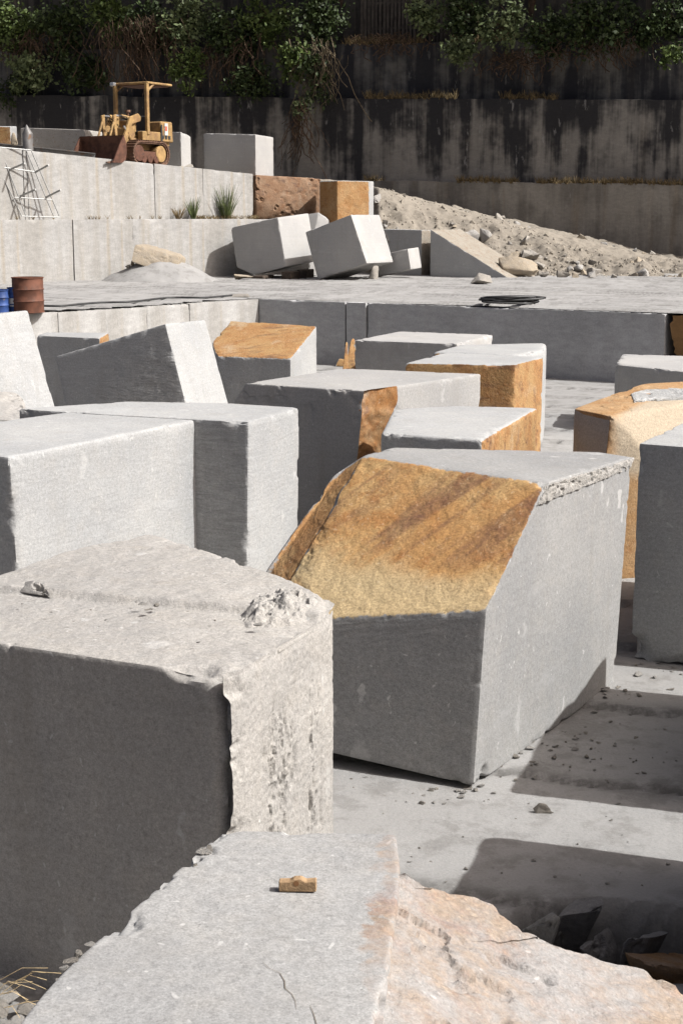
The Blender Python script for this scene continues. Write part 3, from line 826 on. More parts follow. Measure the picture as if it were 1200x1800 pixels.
# left shoulder plane: lower than the main slope
s1, s2 = H(582, 838, SLP), H(464, 1006, SLP)
s1, s2 = s1 + ray(582, 838) * .06, s2 + ray(464, 1006) * .14
BK = Cg + left_dir * 2.0
pts3 = [A, Bp, D3, E3, Cg, T1, T2, T3, at(T2, 0), at(T3, 0), Fp, LF, H(498, 1088, FP), s1, s2, at(s1, 0), at(s2, 0)]
sdv = H(850, 815, SLP) - H(600, 1000, SLP); sdv /= np.linalg.norm(sdv); scv = np.cross(SLP[0], sdv)
so_, sm0, sm1 = H(600, 1000, SLP), H(700, 950, SLP), H(640, 1020, SLP)
def b3_stain(P):
    q = P - so_; u, w = q @ sdv, q @ scv
    Q = np.stack([u * .9, w * 5.5, 0 * u], 1); n = fbm(Q + 3, 301, 4, .6); n2 = fbm(np.stack([u * 2, w * 14, 0 * u], 1), 302, 4, .6)
    lowline = (P - H(603, 1086, FP)) @ np.cross(sdv, scv) * 0 + P[:, 2]
    zed = P[:, 2] - (1.05 + .06 * (fbm(P * 3, 303, 3) - .5) * 2)
    up = sstep(.0, .18, zed - .05)
    brown = sstep(.43, .62, .6 * n + .4 * n2) * up * (.55 + .6 * fbm(P * 9, 305, 3))
    pale = sstep(.22, .0, zed) * sstep(.35, .6, fbm(P * 3.3, 304, 4) + .12)
    strip = sstep(.03, -.03, (P - rg0) @ rgn + .05 * (fbm(P * 7, 306, 3) - .5))
    return np.where(strip > .5, .30 + .35 * (n2 - .4), brown * .95 - pale * (1 - brown))
rg0 = H(632, 806, SLP); rg1 = H(500, 1030, SLP); rgn = np.cross(SLP[0], rg1 - rg0); rgn /= np.linalg.norm(rgn); rgn = rgn if rgn @ (Bp - rg0) > 0 else -rgn
def b3_rust(P, g, ru):
    d = (P - rg0) @ rgn + .05 * (fbm(P * 7, 306, 3) - .5)
    gap = np.exp(-(d / .018) ** 2) * sstep(.42, .58, fbm(P * 11, 307, 3))
    return ru * (1 - .75 * gap)
def b3_extra(P, g, W, PN):
    nS = SLP[0] if SLP[0][2] > 0 else -SLP[0]
    on = sstep(.75, .92, g @ nS); d = (P - rg0) @ rgn + .05 * (fbm(P * 7, 306, 3) - .5)
    return P - nS * (on * (.010 * sstep(.012, -.012, d) + .010 * sstep(.0, -.1, d) * fbm(P * v3(5, 5, 5), 308, 3) + .0025 * sstep(.45, .6, fbm(P * 15, 309, 3))))[:, None]
blk('B3', pts3, 'stone_main', 'large leaning block with a broad streaked ochre slope facing up', s=.026, k=.005, chip=.014, chip_f=8.0, amp=.002,
    stainfn=b3_stain, rustfn=b3_rust, extra=b3_extra, faces=[((Bp, D3, Fp), dict(rough=.006, rust=1.0, freq=12)),
           ((s1, s2, Fp), dict(rough=.006, rust=1.0, freq=12))],
    carve=[(H(850, 1362, RP), (.06, .06, .07), .03), (D3, (.06, .06, .06), .02)])
print('B3 heights', [round(float(p[2]), 2) for p in (A, Bp, D3, E3, Fp, T1, T2, s1, s2)], 'len', np.linalg.norm(Cg - A), np.linalg.norm(Fp - Bp))
rp = RP[0] if RP[0][0] > 0 else -RP[0]
rim_top = [H(p[0], p[1], TPn) for p in ((962, 848), (1112, 801))]
rim_lo = [H(p[0], p[1], RP) for p in ((938, 893), (1000, 868), (1060, 846), (1107, 826))]
rim = stone('broken_rim', [q + rp * .035 for q in rim_top] + [q - rp * .12 for q in rim_top] + [q + rp * .03 for q in rim_lo] + [q - rp * .1 for q in rim_lo],
      M['stone_dusty'], s=.014, k=.008, chip=.012, chip_f=14, amp=.03, freq=12, seed=91, kind='structure', tol=8)
del rim['kind']
child_keep(rim, INFO['B3'])

# B4 tall shaded block at the right
a, b = Z(1122, 779, 1.6), Z(1200, 785, 1.6)
d = (b - a); d[2] = 0; d /= np.linalg.norm(d)
gb = Z(1160, 1172, 0)
n_ = np.array([-d[1], d[0], 0]); n_ = n_ if n_[1] > 0 else -n_
b = a + d * 1.05
e = Z(1215, 735, 1.6)
sd = e - a; sd[2] = 0; sd /= np.linalg.norm(sd)
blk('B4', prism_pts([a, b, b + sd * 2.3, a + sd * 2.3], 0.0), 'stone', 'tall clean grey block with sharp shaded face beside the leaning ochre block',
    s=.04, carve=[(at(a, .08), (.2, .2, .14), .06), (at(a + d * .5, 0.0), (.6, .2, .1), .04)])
print('B4', a, b, sd, 'ground from photo', gb)

# B5 ochre-topped chunk behind it
y5 = 12.9
p1, p2 = Y(1007, 717, y5 + .15), Y(1074, 731, y5 - .25)
p3 = Y(1200, 668, y5 + 2.2); p4 = Y(1128, 673, y5 + 1.6); p5 = Y(1108, 706, y5 + .35); p6 = Y(1240, 700, y5 + .9); p7 = Y(1250, 668, y5 + 2.3)
q2 = Y(1056, 800, y5 - .28)
low5 = [at(p1, 0), at(q2, 0) + v3(-.06, 0, 0), at(p6, 0) + v3(.4, -.5, 0), at(p7, 0), at(p4, 0)]
blk('B5', [p1, p2, p4, p5, p6, p7] + low5, 'stone_b5', 'irregular block with rust orange top and pale buff side behind the tall shaded block',
    s=.045, k=.008, chip=.012, amp=.004, freq=10, rustfn=lambda P, g, ru: 1 - sstep(.0, .25, -g[:, 0] - .35) * sstep(.5, .3, g[:, 2]),
    stainfn=lambda P: -1.0 * sstep(.0, .1, (P - p2) @ v3(.85, -.5, 0) + .03) * sstep(.80, .95, P[:, 2] + .12 * (P[:, 0] - p2[0]) - .1))

y5b = y5 + .5
tp = [Y(1112, 706, y5 + .35), Y(1200, 698, y5 + .75), Y(1265, 694, y5 + 1.0), Y(1265, 684, y5 + 1.7), Y(1160, 683, y5 + 1.35), Y(1106, 693, y5 + .9)]
c5 = stone('top_slab', [q + v3(0, 0, .02) for q in tp] + [q - v3(0, 0, .12) for q in tp] + [Y(1135, 681, y5 + 1.3), Y(1185, 680, y5 + 1.6)], M['stone'], s=.03, k=.008, chip=.02, chip_f=8, amp=.02, freq=9, kind='structure', faces=[((0, 0, 1), dict(rough=.004))]); del c5['kind']
child_keep(c5, INFO['B5'])
# B6 low block near the bay wall at the right
a, b = Y(1080, 641, 22.0), Y(1215, 651, 21.0)
zt6 = a[2]; b = at(b, zt6); c, d = Z(1092, 621, zt6 + .03), Z(1225, 627, zt6)
blk('B6', prism_pts([a, b, d, c], 0), 'stone_far', 'grey block with rough hammered front near the shaded bay wall', s=.07, k=.015, chip=0.032, faces=[((-.4, -.9, 0), dict(rough=0.0120, freq=13))])

# B7
z7 = 1.16
a, b, c, d = Z(622, 597, z7), Z(803, 604, z7), Z(866, 588, z7), Z(700, 582, z7)
blk('B7', prism_pts([a, b, c, d], 0), 'stone_far', 'grey block with rough shaded front beside ochre splinters', s=.07, k=.012, chip=0.028, faces=[((-.4, -.9, 0), dict(rough=0.0140, freq=12)), ((-.8, .3, 0), dict(rough=0.0120))])
# B8
gr = Z(948, 787, 0); t8 = Y(958, 614, gr[1] + .1); z8 = t8[2]
b8 = Z(925, 622, z8); a8 = Z(757, 618, z8); d8 = Z(806, 605, z8); c8 = Z(938, 607, z8)
e8 = at(t8, z8)
blk('B8', prism_pts([a8, at(Z(905, 624, z8), z8), e8, c8 + v3(.25, .5, 0), d8], 0), 'stone_gold', 'pale block with rounded corner standing behind the ochre fronted block', s=.06, k=.03, chip=0.020,
    faces=[((-.4, -.9, 0), dict(rough=0.0080, rust=1.0))])
print('B8', z8, gr)
# B9
z9 = 1.45
a, b, c, d = Z(711, 638, z9), Z(905, 641, z9), Z(955, 627, z9), Z(783, 619, z9)
blk('B9', prism_pts([a, b, c, d], 0), 'stone_gold', 'block with bright top and two ochre stained sides behind the flat topped block', s=.05, k=.008, chip=0.020, faces=[((-.2, -1, 0), dict(rough=0.0100, rust=1.0, freq=13)), ((1, -.5, 0), dict(rough=0.0120, rust=1.0, freq=13))])
# B10
z10 = 1.6
a, b, c, d = Z(432, 673, z10), Z(644, 687, z10), Z(845, 657, z10), Z(600, 647, z10)
a2 = Y(411, 706, a[1] + .03)
gdir = (b - a) / np.linalg.norm(b - a); sdir = (c - b) / np.linalg.norm(c - b)
bb = at(b, 0) - gdir * .16                               # front arris leans back to the left going down
b0 = b.copy()
def b10_rust(P, g, ru):
    t = (P - b0) @ sdir; on = sstep(.25, .5, g @ gdir)
    lim = .46 - .10 * (z10 - P[:, 2]) + .22 * (fbm(P * 4, 7, 3) - .5)
    return on * sstep(lim + .03, lim - .03, t) * .95
def b10_extra(P, g, W, PN):
    t = (P - b0) @ sdir; on = sstep(.25, .5, g @ gdir) * sstep(.55, .30, t)
    return P - gdir * (on * (.03 + .07 * (fbm(P * 6, 17, 4) - .3)))[:, None]
blk('B10', [a, a2, b, c, d, at(a2, 0) + v3(-.08, 0, 0), bb, at(c, 0), at(d, 0)], 'stone_brown10', 'long block with dark front and broken ochre corner behind the ochre slope', s=.03, k=.006, chip=.016,
    rustfn=b10_rust, extra=b10_extra, tol=5)
# B11
z11 = 1.43
a, b, c, d, e = Z(668, 761, z11), Z(848, 773, z11), Z(946, 716, z11), Z(800, 712, z11), Z(690, 718, z11)
sl = lambda p, k: np.array([p[0] + k[0], p[1] + k[1], 0])
blk('B11', [a, b, c, d, e] + [at(p, 0) for p in (a, b, c, d, e)], 'stone_gold', 'low flat topped block with rough edge and orange side between larger blocks', s=.035, k=.015, chip=0.024, chip_f=6, amp=.006,
    faces=[((-.1, -1, 0), dict(rough=0.0160, freq=13)), ((.8, -.5, 0), dict(rough=0.0120, rust=1.0)), ((0, 0, 1), dict(rough=0.0032))])

# B12, B13 the two bright blocks at the left
z12 = 1.62
a, b = Z(16, 803, z12), Z(348, 737, z12)
d = b - a; d /= np.linalg.norm(d)
l = np.array([-d[1], d[0], 0]); l = l if l[0] < 0 else -l
lf = Z(-60, 800, z12); bk = Z(240, 733, z12)
lw = Y(30, 1020, a[1])
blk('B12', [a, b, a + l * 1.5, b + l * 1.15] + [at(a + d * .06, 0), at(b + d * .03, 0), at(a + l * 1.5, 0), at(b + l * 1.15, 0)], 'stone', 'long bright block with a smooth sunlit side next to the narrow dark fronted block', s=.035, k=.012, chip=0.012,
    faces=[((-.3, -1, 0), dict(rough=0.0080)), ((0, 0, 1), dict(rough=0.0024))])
z13 = 1.63
a, b = Z(437, 741.5, z13), Z(527, 716, z13)
fl_ = Z(122, 724, z13); m = Z(225, 705, z13)
gx = (a - Z(346, 736.2, z13)); gx /= np.linalg.norm(gx)
left = a - gx * 2.1
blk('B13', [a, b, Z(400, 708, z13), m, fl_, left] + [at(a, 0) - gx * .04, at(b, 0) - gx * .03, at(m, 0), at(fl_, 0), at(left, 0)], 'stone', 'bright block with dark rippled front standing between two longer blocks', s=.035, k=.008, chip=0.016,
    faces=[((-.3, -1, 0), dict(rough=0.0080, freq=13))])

# B14 tilted block, B15 behind it, B16 and B17 at the left edge
y14 = 18.6
a, b, c, d = Y(97, 627, y14 + .7), Y(290, 569, y14), Y(326, 706, y14 - .15), Y(118, 726, y14 + .5)
e, f = Y(362, 561, y14 + 1.3), Y(402, 712, y14 + 1.2)
c_l = c + (c - b) * .62; d_l = d + (d - a) * .62; f_l = f + (f - e) * .62
back = (e - b)
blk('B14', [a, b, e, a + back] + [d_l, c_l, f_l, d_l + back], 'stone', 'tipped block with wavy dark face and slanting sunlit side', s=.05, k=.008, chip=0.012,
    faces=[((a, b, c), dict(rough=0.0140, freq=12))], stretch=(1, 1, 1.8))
z15 = 1.30
a, b, c, d = Z(64, 589, z15), Z(176, 594, z15), Z(189, 586, z15), Z(80, 584, z15)
blk('B15', prism_pts([a, b, c + v3(.0, .2, 0), d], 0), 'stone_gold', 'grey block with small ochre corner peeking out behind the tipped block', s=.07, k=.012, faces=[((1, -.4, 0), dict(rust=1.0, rough=0.0080)), ((-.3, -1, 0), dict(rough=0.0120))])
y16 = 16.2
a, b = Y(-70, 560, y16 - .2), Y(50, 545, y16 + .9); c, d = Y(98, 716, y16 + .8), Y(-60, 740, y16 - .3)
b_ = a + (b - a)
lb = v3(-1.0, .6, -.12)
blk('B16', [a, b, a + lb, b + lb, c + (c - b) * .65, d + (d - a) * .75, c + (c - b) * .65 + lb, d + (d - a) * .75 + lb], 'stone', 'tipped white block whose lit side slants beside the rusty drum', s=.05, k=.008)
a, b = Z(-40, 684, 1.62), Z(30, 686, 1.60)
blk('B17', [a, b, Z(46, 700, 1.56), Z(40, 735, 1.50), Z(-40, 735, 1.5)] + [at(p, .0) for p in (a, b, Z(46, 700, 1.56), Z(40, 735, 1.50), Z(-40, 735, 1.5))], 'stone_dusty', 'low rough topped block squeezed behind the long bright block', s=.05, k=.015, chip=0.01)
# B18 ochre sloping top
z18 = 1.52
y18 = 22.5
a, b = Y(406, 567, y18 + 1.3), Y(557, 571, y18 + .6); c, d = Y(511, 633, y18 - .5), Y(381, 628, y18 - .05); e = Y(372, 599, y18 + .5)
g1 = at(c, 0); g2 = at(b, 0)
blk('B18', [a, b, c, d, e, at(a, 0), at(b, 0), at(c, 0), at(d, 0), at(e, 0)], 'stone_gold', 'block with sloping orange top and rough front beside the tipped block', s=.06, k=.01, chip=0.020,
    faces=[((a, b, c), dict(rust=1.0, rough=0.0060)), ((a, d, e), dict(rust=1.0, rough=0.0060)), ((-.2, -1, 0), dict(rough=0.0140)), ((1, -.3, 0), dict(rough=0.0040))], tol=8)
# the two blocks beyond the right edge of the view whose shadows cross the floor
sh = SUN[:2] / SUN[2]
def from_shadow(px, py, z, zs=0.0):
    p = Z(px, py, zs); return np.array([p[0] + sh[0] * (z - zs), p[1] + sh[1] * (z - zs), z])
k1 = from_shadow(832, 1470, 1.6); k2 = from_shadow(782, 1558, 1.6)
e1 = (k2 - k1); e1 /= np.linalg.norm(e1); r1 = np.array([-e1[1], e1[0], 0]); r1 = r1 if r1[0] > 0 else -r1
blk('C1', prism_pts([k1, k1 + e1 * 1.6, k1 + e1 * 1.6 + r1 * 1.3, k1 + r1 * 1.3], 0), 'stone', 'block outside the view throwing the corner shaped shadow on the floor', s=.08, k=.03)
k1 = from_shadow(888, 1393, 1.6)
pf = H(1066, 1148, RP); L_ = 1.6 - pf[2]
k2 = np.array([pf[0] + sh[0] * L_, pf[1] + sh[1] * L_, 1.6])
e1 = (k2 - k1); e1 /= np.linalg.norm(e1); r1 = np.array([e1[1], -e1[0], 0]); r1 = r1 if r1[0] > 0 else -r1
blk('C2', prism_pts([k1, k2, k2 + r1 * .75, k1 + r1 * .75], 0), 'stone', 'block outside the view shading the foot of the leaning block', s=.08, k=.01, chip=0.024, chip_f=6)
print('C2', k1, k2)
M['gravelm'] = simple('gravel', (.22, .195, .16), .95, var=.3, scale=7)
# ------------------------------------------------------------------ blocks, rocks and rubble on the upper floor
def hullblk(pts, mat, label, **kw):
    kw.setdefault('s', .07); kw['k'] = min(kw.get('k', .008), .012) if kw.get('amp', 0) < .01 else kw['k']; kw.setdefault('chip', .012); kw.setdefault('chip_f', 5.0)
    kw.setdefault('seed', len(INFO) * 13 + 5)
    o = stone('stone_block', pts, M[mat], label, **kw); INFO['f%d' % len(INFO)] = o; return o
# two tipped blocks
y = 42.9
a, b, c, d = Y(405, 400, y + .85), Y(488, 382, y), Y(503, 469, y - .2), Y(447, 484, y + .25); e = Y(416, 470, y + .7)
bk = v3(.85, 1.35, .12)
hullblk([a, b, c, d, e, a + bk, b + bk, c + bk, d + bk, e + bk], 'stone_far', 'tipped grey cube propped on timbers with a white sunlit side', k=.02)
y2 = 41.6
a, b, c, d = Y(536, 408, y2 + .75), Y(616, 377, y2), Y(645, 463, y2 - .15), Y(558, 492, y2 + .55)
e, f = Y(667, 377, y2 + 1.5), Y(691, 461, y2 + 1.3)
bk = e - b
hullblk([a, b, c, d, e, f, a + bk, d + bk], 'stone_far', 'tipped grey cube resting on a small prop stone', k=.025)
a, b = Y(541, 376, 44.6), Y(560, 373, 44.6)
hullblk([a, b, Y(574, 385, 45), Y(566, 398, 44.8), Y(545, 398, 44.6)] + [p + v3(.3, 1, -.2) for p in (a, b, Y(574, 385, 45))] + [at(a, ZS + .3), at(b + v3(.3, 1, 0), ZS), at(a, ZS)], 'stone_far', 'white block end showing over the tipped cubes')
# supports
for (px, py, yy, dx, dy, dz) in ((462, 487, 43.0, .35, .9, .10), (515, 481, 42.9, .30, .9, .22), (537, 478, 43.3, .28, .8, .26)):
    p = Y(px, py, yy); m = MB(); m.box((0, 0, dz / 2), (dx, dy, dz))
    o = m.build('timber_sleeper', None, bevel=.015); o.location = (p[0], p[1], ZS - .01); o.rotation_euler = (0, 0, R(random.uniform(-25, -10)))
    props(o, 'dark timber sleeper under the tipped cube', 'sleeper', 'timber sleepers under the tipped cubes'); TIMB = o
    o.data.materials.append(None); o.data.materials[0] = M.setdefault('timber', simple('dark timber', (.06, .045, .035), .9, var=.4, scale=8, bump=.3))
p = Y(655, 495, 41.9)
stone('prop_stone', [p + q for q in (v3(-.2, 0, 0), v3(.08, -.1, 0), v3(.15, .2, 0), v3(-.1, .3, 0), v3(-.02, -.05, .46), v3(.2, .1, .44), v3(.1, .3, .42))] , M['rubble'],
      'pale wedge of stone propping up the tipped cube', cat='rock', s=.08, k=.02, seed=8)
# small tilted block, grey block, wedge
y = 42.9
a, b, c, d = Y(655, 452, y + .55), Y(716, 437, y - .1), Y(722, 474, y - .15), Y(660, 488, y + .4)
bk = v3(.35, .7, .03)
hullblk([a, b, c, d, a + bk, b + bk, c + bk, d + bk], 'stone_far', 'small tilted block lying in front of the grey upright block', k=.01)
y = 44.6
a, b = Y(672, 403, y + .7), Y(741, 404, y); g = at(b, ZS - .05); e = Y(757, 405, y + .45)
hullblk(prism_pts([a, b, e, a + v3(.3, 1.6, 0)], ZS - .05), 'stone_beige', 'upright grey block with a shaded buff edge against the rubble slope', faces=[((.8, -.5, 0), dict(rust=1.0, rough=.01))])
y = 44.3
a, b, c = Y(756, 403, y), at(Y(755, 488, y), ZS - .05), at(Y(899, 488, y - 1.25), ZS - .05)
n = v3(.95, 1.35, 0)
bk = Y(808, 402, y + 1.5) - a; bk[2] = 0
apex = [a, a + bk]
hullblk([a, b, c, a + bk, b + bk, c + bk], 'stone_beige', 'wedge of grey stone with a pale sloping top at the foot of the rubble', faces=[((a, c, c + bk), dict(rust=1.0, rough=.004))], k=.008)
# brown blocks on the ledge
y = 46.6
a, b, c, d = Y(449, 306, y - .6), Y(566, 313, y + .4), Y(566, 388, y + .4), Y(449, 388, y - .6)
bk = v3(-.5, 1.2, 0)
hullblk([a, b, c, d, a + bk, b + bk, c + bk, d + bk, Y(447, 350, y - .75), Y(500, 372, y - .45)], 'stone_brown', 'brown weathered boulder block sitting on the ledge beside the pale bench',
        s=.07, k=.03, chip=.04, amp=.03, freq=2.2, faces=[((.7, -.7, 0), dict(rust=1.0, rough=.04, freq=2.3)), ((a, b, c), dict(rust=1.0, rough=.04, freq=2.3)), ((.2, -.8, -.3), dict(rust=1.0, rough=.04)), ((-.5, -.5, 0), dict(rust=.9, rough=.05)), ((0, 0, 1), dict(rust=.7, rough=.03))], rustfn=lambda P, g, ru: 1.0 - .3 * sstep(.5, .9, g[:, 2]))
y = 45.2
a, b, c = Y(561, 318, y + .3), Y(593, 316, y - .1), Y(649, 318, y + .55); d = Y(657, 319, y + .9)
za = a[2]
hullblk(prism_pts([at(a, za), at(b, za), at(c, za), at(d, za), a + v3(.2, 1.3, 0)], 2.6), 'stone_tan', 'upright block with orange sunlit face on the ledge above the tipped cubes', k=.02,
        faces=[((b, c, at(b, 2.6)), dict(rust=1.0, rough=.04)), ((a, b, at(b, 2.6)), dict(rust=.9, rough=.02))])
INFO['U2'] = None
# rubble ramp
XR = np.array([-6, -2.2, 0.2, 1.1, 3.0, 5.4, 8.2, 10.5, 12.6, 16, 22]); ZR = np.array([4.5, 4.45, 4.35, 4.1, 3.62, 3.0, 2.36, 1.85, 1.45, 1.36, 1.30])
def ramp_z(X, Yv):
    P = np.stack([X, Yv, 0 * X], 1)
    zc_ = np.interp(X, XR, ZR)
    y0 = np.interp(X, [-6, 0.6, 1.2, 4.4, 5.2, 8, 13, 22], [47.6, 47.2, 45.3, 45.3, 44.6, 44.2, 43.5, 42])
    f = np.clip((Yv - y0) / np.interp(X, [0, 5, 10], [3.2, 4.6, 6.0]), 0, 1)
    shelf = np.where((X > .9) & (X < 4.6), (2.45 - ZS) * sstep(4.6, 2.6, X), 0)
    z = ZS - .08 + np.maximum((zc_ - ZS) * (f ** .9), np.where(f > 0, shelf * np.ones_like(f), 0))
    steep = sstep(.02, .2, f) * sstep(1.0, .75, f)
    z = z + steep * (.70 * (fbm(P * .9, 61, 4) - .5) + .26 * (fbm(P * 3.0, 62, 4, .6) - .5)) + .16 * (fbm(P * 1.5, 63, 4) - .5) * (f > 0) + .10 * (fbm(P * 5, 64, 3) - .5) * (f > 0)
    z = z + .35 * sstep(.93, 1.0, f) * sstep(54.0, 55.5, Yv + .37 * X * .0) * fbm(P * 1.4, 65, 3) * (X > 4)
    return z, np.clip(.5 * steep * fbm(P * 2, 66, 3), 0, 1)
sheet('rubble_slope', axis([(-3.5, 0, .2), (0, 14, .07), (14, 22, .5)]), axis([(43, 52, .07), (52, 60, .2)]), ramp_z, M['earth'])
rprot = [stone('rock', None, None) if False else None]
def rock_protos(n, mats, seed0):
    out = []
    for i in range(n):
        o = boulder('rock', (0, 0, 0), (1.0, .8 + .3 * random.random(), .65 + .3 * random.random()), M[mats[i % len(mats)]], seed=seed0 + i, s=.11, amp=.22)
        out.append(o)
    return out
PROT = rock_protos(8, ['rubble', 'rubble', 'rubble_warm', 'stone_dusty'], 300)
used = set()
def put_rock(i, loc, size, name='rock', label=None, group=None, cat='rock', rz=None, tilt=.4):
    src = PROT[i % len(PROT)]
    o = src.copy() if (i % len(PROT)) in used else src
    if o is not src: COL.objects.link(o)
    used.add(i % len(PROT))
    o.name = name; o.location = tuple(loc); o.scale = (size, size, size)
    o.rotation_euler = (random.uniform(-tilt, tilt), random.uniform(-tilt, tilt), random.uniform(0, 6.28) if rz is None else rz)
    for k in ('label', 'category', 'group'):
        if k in o: del o[k]
    props(o, label, cat, group); return o
for i in range(140):
    u = random.random()
    X = 1.0 + 11.0 * random.random() ** 1.2
    y0 = float(np.interp(X, [-6, 0.6, 1.2, 4.4, 5.2, 8, 13, 22], [47.6, 47.2, 45.3, 45.3, 44.6, 44.2, 43.5, 42]))
    Yv = y0 + .05 + 3.2 * random.random() ** 2.2 if i < 115 else random.uniform(53.0, 54.5) + .0
    if i >= 115: X = random.uniform(4, 11)
    s = random.choice((.16, .2, .26, .34, .5)) * random.uniform(.8, 1.2) if i > 10 else random.uniform(.45, .7)
    z, _ = ramp_z(np.array([X]), np.array([Yv]))
    q = ('large ' if s > .42 else '') + ('grey', 'grey', 'buff', 'pale')[(i % 8) % 4]
    put_rock(i, (X, Yv, z[0] - .12 * s), s, label='%s broken stone lying %s' % (q, 'along the crest of the rubble slope below the back face' if i >= 115 else 'on the rubble slope'), group='stones on the rubble slope')
# fine gravel of the slope
def gravel(n, seed):
    rg = np.random.default_rng(seed); X = rg.uniform(.8, 13, n); y0 = np.interp(X, [-6, 0.6, 1.2, 4.4, 5.2, 8, 13, 22], [47.6, 47.2, 45.3, 45.3, 44.6, 44.2, 43.5, 42])
    Yv = y0 - .3 + rg.random(n) ** 2.4 * 5; zz, _ = ramp_z(X, Yv); sz = rg.uniform(.02, .065, n) * (1 + (rg.random(n) > .92))
    base = np.array([[1, 0, -.4], [-.5, .8, -.4], [-.5, -.8, -.4], [.3, .1, .8], [-.5, .2, .5], [.2, -.7, .4]])
    fc = np.array([[0, 3, 1], [1, 3, 4], [1, 4, 2], [2, 4, 5], [2, 5, 0], [0, 5, 3], [3, 5, 4]])
    a = rg.uniform(0, 6.28, n); cs, sn = np.cos(a), np.sin(a); J = rg.uniform(.7, 1.3, (n, 6, 3)) * base
    V = np.stack([J[..., 0] * cs[:, None] - J[..., 1] * sn[:, None], J[..., 0] * sn[:, None] + J[..., 1] * cs[:, None], J[..., 2]], -1) * sz[:, None, None] + np.stack([X, Yv, zz], 1)[:, None, :]
    Fq = (fc[None] + (np.arange(n) * 6)[:, None, None]).reshape(-1, 3)
    props(mesh_obj('slope_gravel', V.reshape(-1, 3), Fq, M['gravelm'], attrs={'rust': np.zeros(n * 6), 'rough': np.ones(n * 6)}), 'loose gravel covering the rubble slope', 'gravel', kind='stuff')
gravel(2600, 8)
# stones along the terrace lip behind the brown block
for i in range(26):
    px = random.uniform(478, 650); yv = random.uniform(47.4, 48.6)
    p = Y(px, 300, yv); z, _ = ramp_z(np.array([p[0]]), np.array([yv]))
    put_rock(i + 3, (p[0], yv, z[0] - .02), random.uniform(.12, .42), label='loose stone on the rubble lip behind the brown blocks', group='stones above the brown blocks')
def rock_at(i, px, py, zb, size, label, **kw):
    p = Z(px, py, zb); return put_rock(i, (p[0], p[1], zb - .03), size, label=label, **kw)
boulder('boulder', Z(905, 489, ZS - .03), (1.35, .8, .78), M['rubble_warm'], 'big rounded ochre boulder at the foot of the rubble slope', 'boulder', seed=23, rz=-.25, s=.07, npl=16)
boulder('boulder', Z(846, 502, ZS - .02), (.66, .5, .46), M['rubble'], 'single pale boulder on the upper floor before the wedge', 'boulder', seed=12, rz=.3, s=.05)
boulder('boulder', Z(428, 494, ZS - .02), (.64, .45, .36), M['rubble_warm'], 'buff boulder lying before the tipped cube on timbers', 'boulder', seed=44, rz=-.2, s=.05)
for i, (px, py, s) in enumerate(((955, 488, .35), (985, 489, .42), (1012, 489, .3), (1040, 490, .35), (968, 478, .3), (1075, 490, .25), (925, 470, .3))):
    rock_at(i, px, py, ZS, s, 'broken stone at the foot of the rubble beside the big boulder', group='stones at the foot of the rubble')
# heap of stone dust with a slab
HP = Z(275, 497, ZS)
def heap_h(X, Yv):
    d = np.sqrt(((X - HP[0] - .0) / 1.7) ** 2 + ((Yv - HP[1] - .9) / 1.3) ** 2); P = np.stack([X, Yv, 0 * X], 1)
    return .80 * np.clip(1 - d, 0, 1) ** .8 - .06 + .10 * (fbm(P * 3, 5, 4) - .5) * (d < 1), np.zeros_like(X)
o = sheet('dust_heap', np.linspace(HP[0] - 1.7, HP[0] + 1.7, 46), np.linspace(HP[1] - .5, HP[1] + 2.3, 40), heap_h, M['floor'], base=ZS)
o['kind'] = 'stuff'
p = Y(228, 452, HP[1] + .55)
sl = [Y(236, 429, HP[1] + .5), Y(230, 460, HP[1] + .3), Y(318, 450, HP[1] + .7), Y(312, 474, HP[1] + .5), Y(258, 427, HP[1] + 1.1), Y(318, 445, HP[1] + 1.3), Y(255, 470, HP[1] + .35)]
stone('stone_slab', sl + [q + v3(.1, .7, -.1) for q in sl[1:4]], M['rubble_warm'], 'buff stone slab lying on the heap of stone dust', cat='slab', s=.06, k=.015, chip=.02, amp=.02, freq=4, seed=31)
for i, (px, py, s) in enumerate(((226, 468, .25), (322, 470, .22), (232, 460, .18))):
    q = Y(px, py, HP[1] + .6); put_rock(i, (q[0], q[1], q[2] - .1), s, label='small stone on the dust heap beside the slab', group='stones on the dust heap')
# ------------------------------------------------------------------ blocks on the terrace
def tzp(px, yy): 
    p = Y(px, 300, yy); h, _ = terr_h(np.array([p[0]]), np.array([p[1]])); return float(h[0])
def terr_block(front, back, yf, yb, zb, mat, label, **kw):
    pts = [Y(x, yy, yf + dy) for x, yy, dy in front] + [Y(x, yy, yb) for x, yy in back]
    return hullblk(pts + [at(p, zb) for p in pts], mat, label, **kw)
terr_block([(357, 234, .95), (449, 236, 0)], [(481, 241), (388, 240)], 47.0, 48.2, tzp(420, 48) - .1, 'stone_far', 'pale block alone on the terrace right of the loader', k=.02)
terr_block([(262, 234, .6), (318, 231, 0), (335, 239, .6)], [(335, 244), (280, 240)], 46.0, 47.4, tzp(300, 46) - .1, 'stone_far', 'pale tapered block right behind the loader', k=.012)
terr_block([(36, 224, .5), (150, 228, -.6)], [(185, 232), (60, 230)], 45.6, 47.2, tzp(100, 45) - .1, 'stone_brown', 'long grey block behind the steel beam on the terrace', k=.02,
           faces=[((-.5, -.8, 0), dict(rust=.42, rough=.02))])
terr_block([(-70, 223, .2), (19, 222, 0)], [(30, 222), (-60, 222)], 44.6, 46.2, tzp(0, 44) - .1, 'stone_gold', 'ochre faced block at the end of the terrace by the steel pipe', k=.02, faces=[((-.4, -.9, 0), dict(rust=1.0, rough=.03)), ((.6, -.7, 0), dict(rust=1.0, rough=.03))])
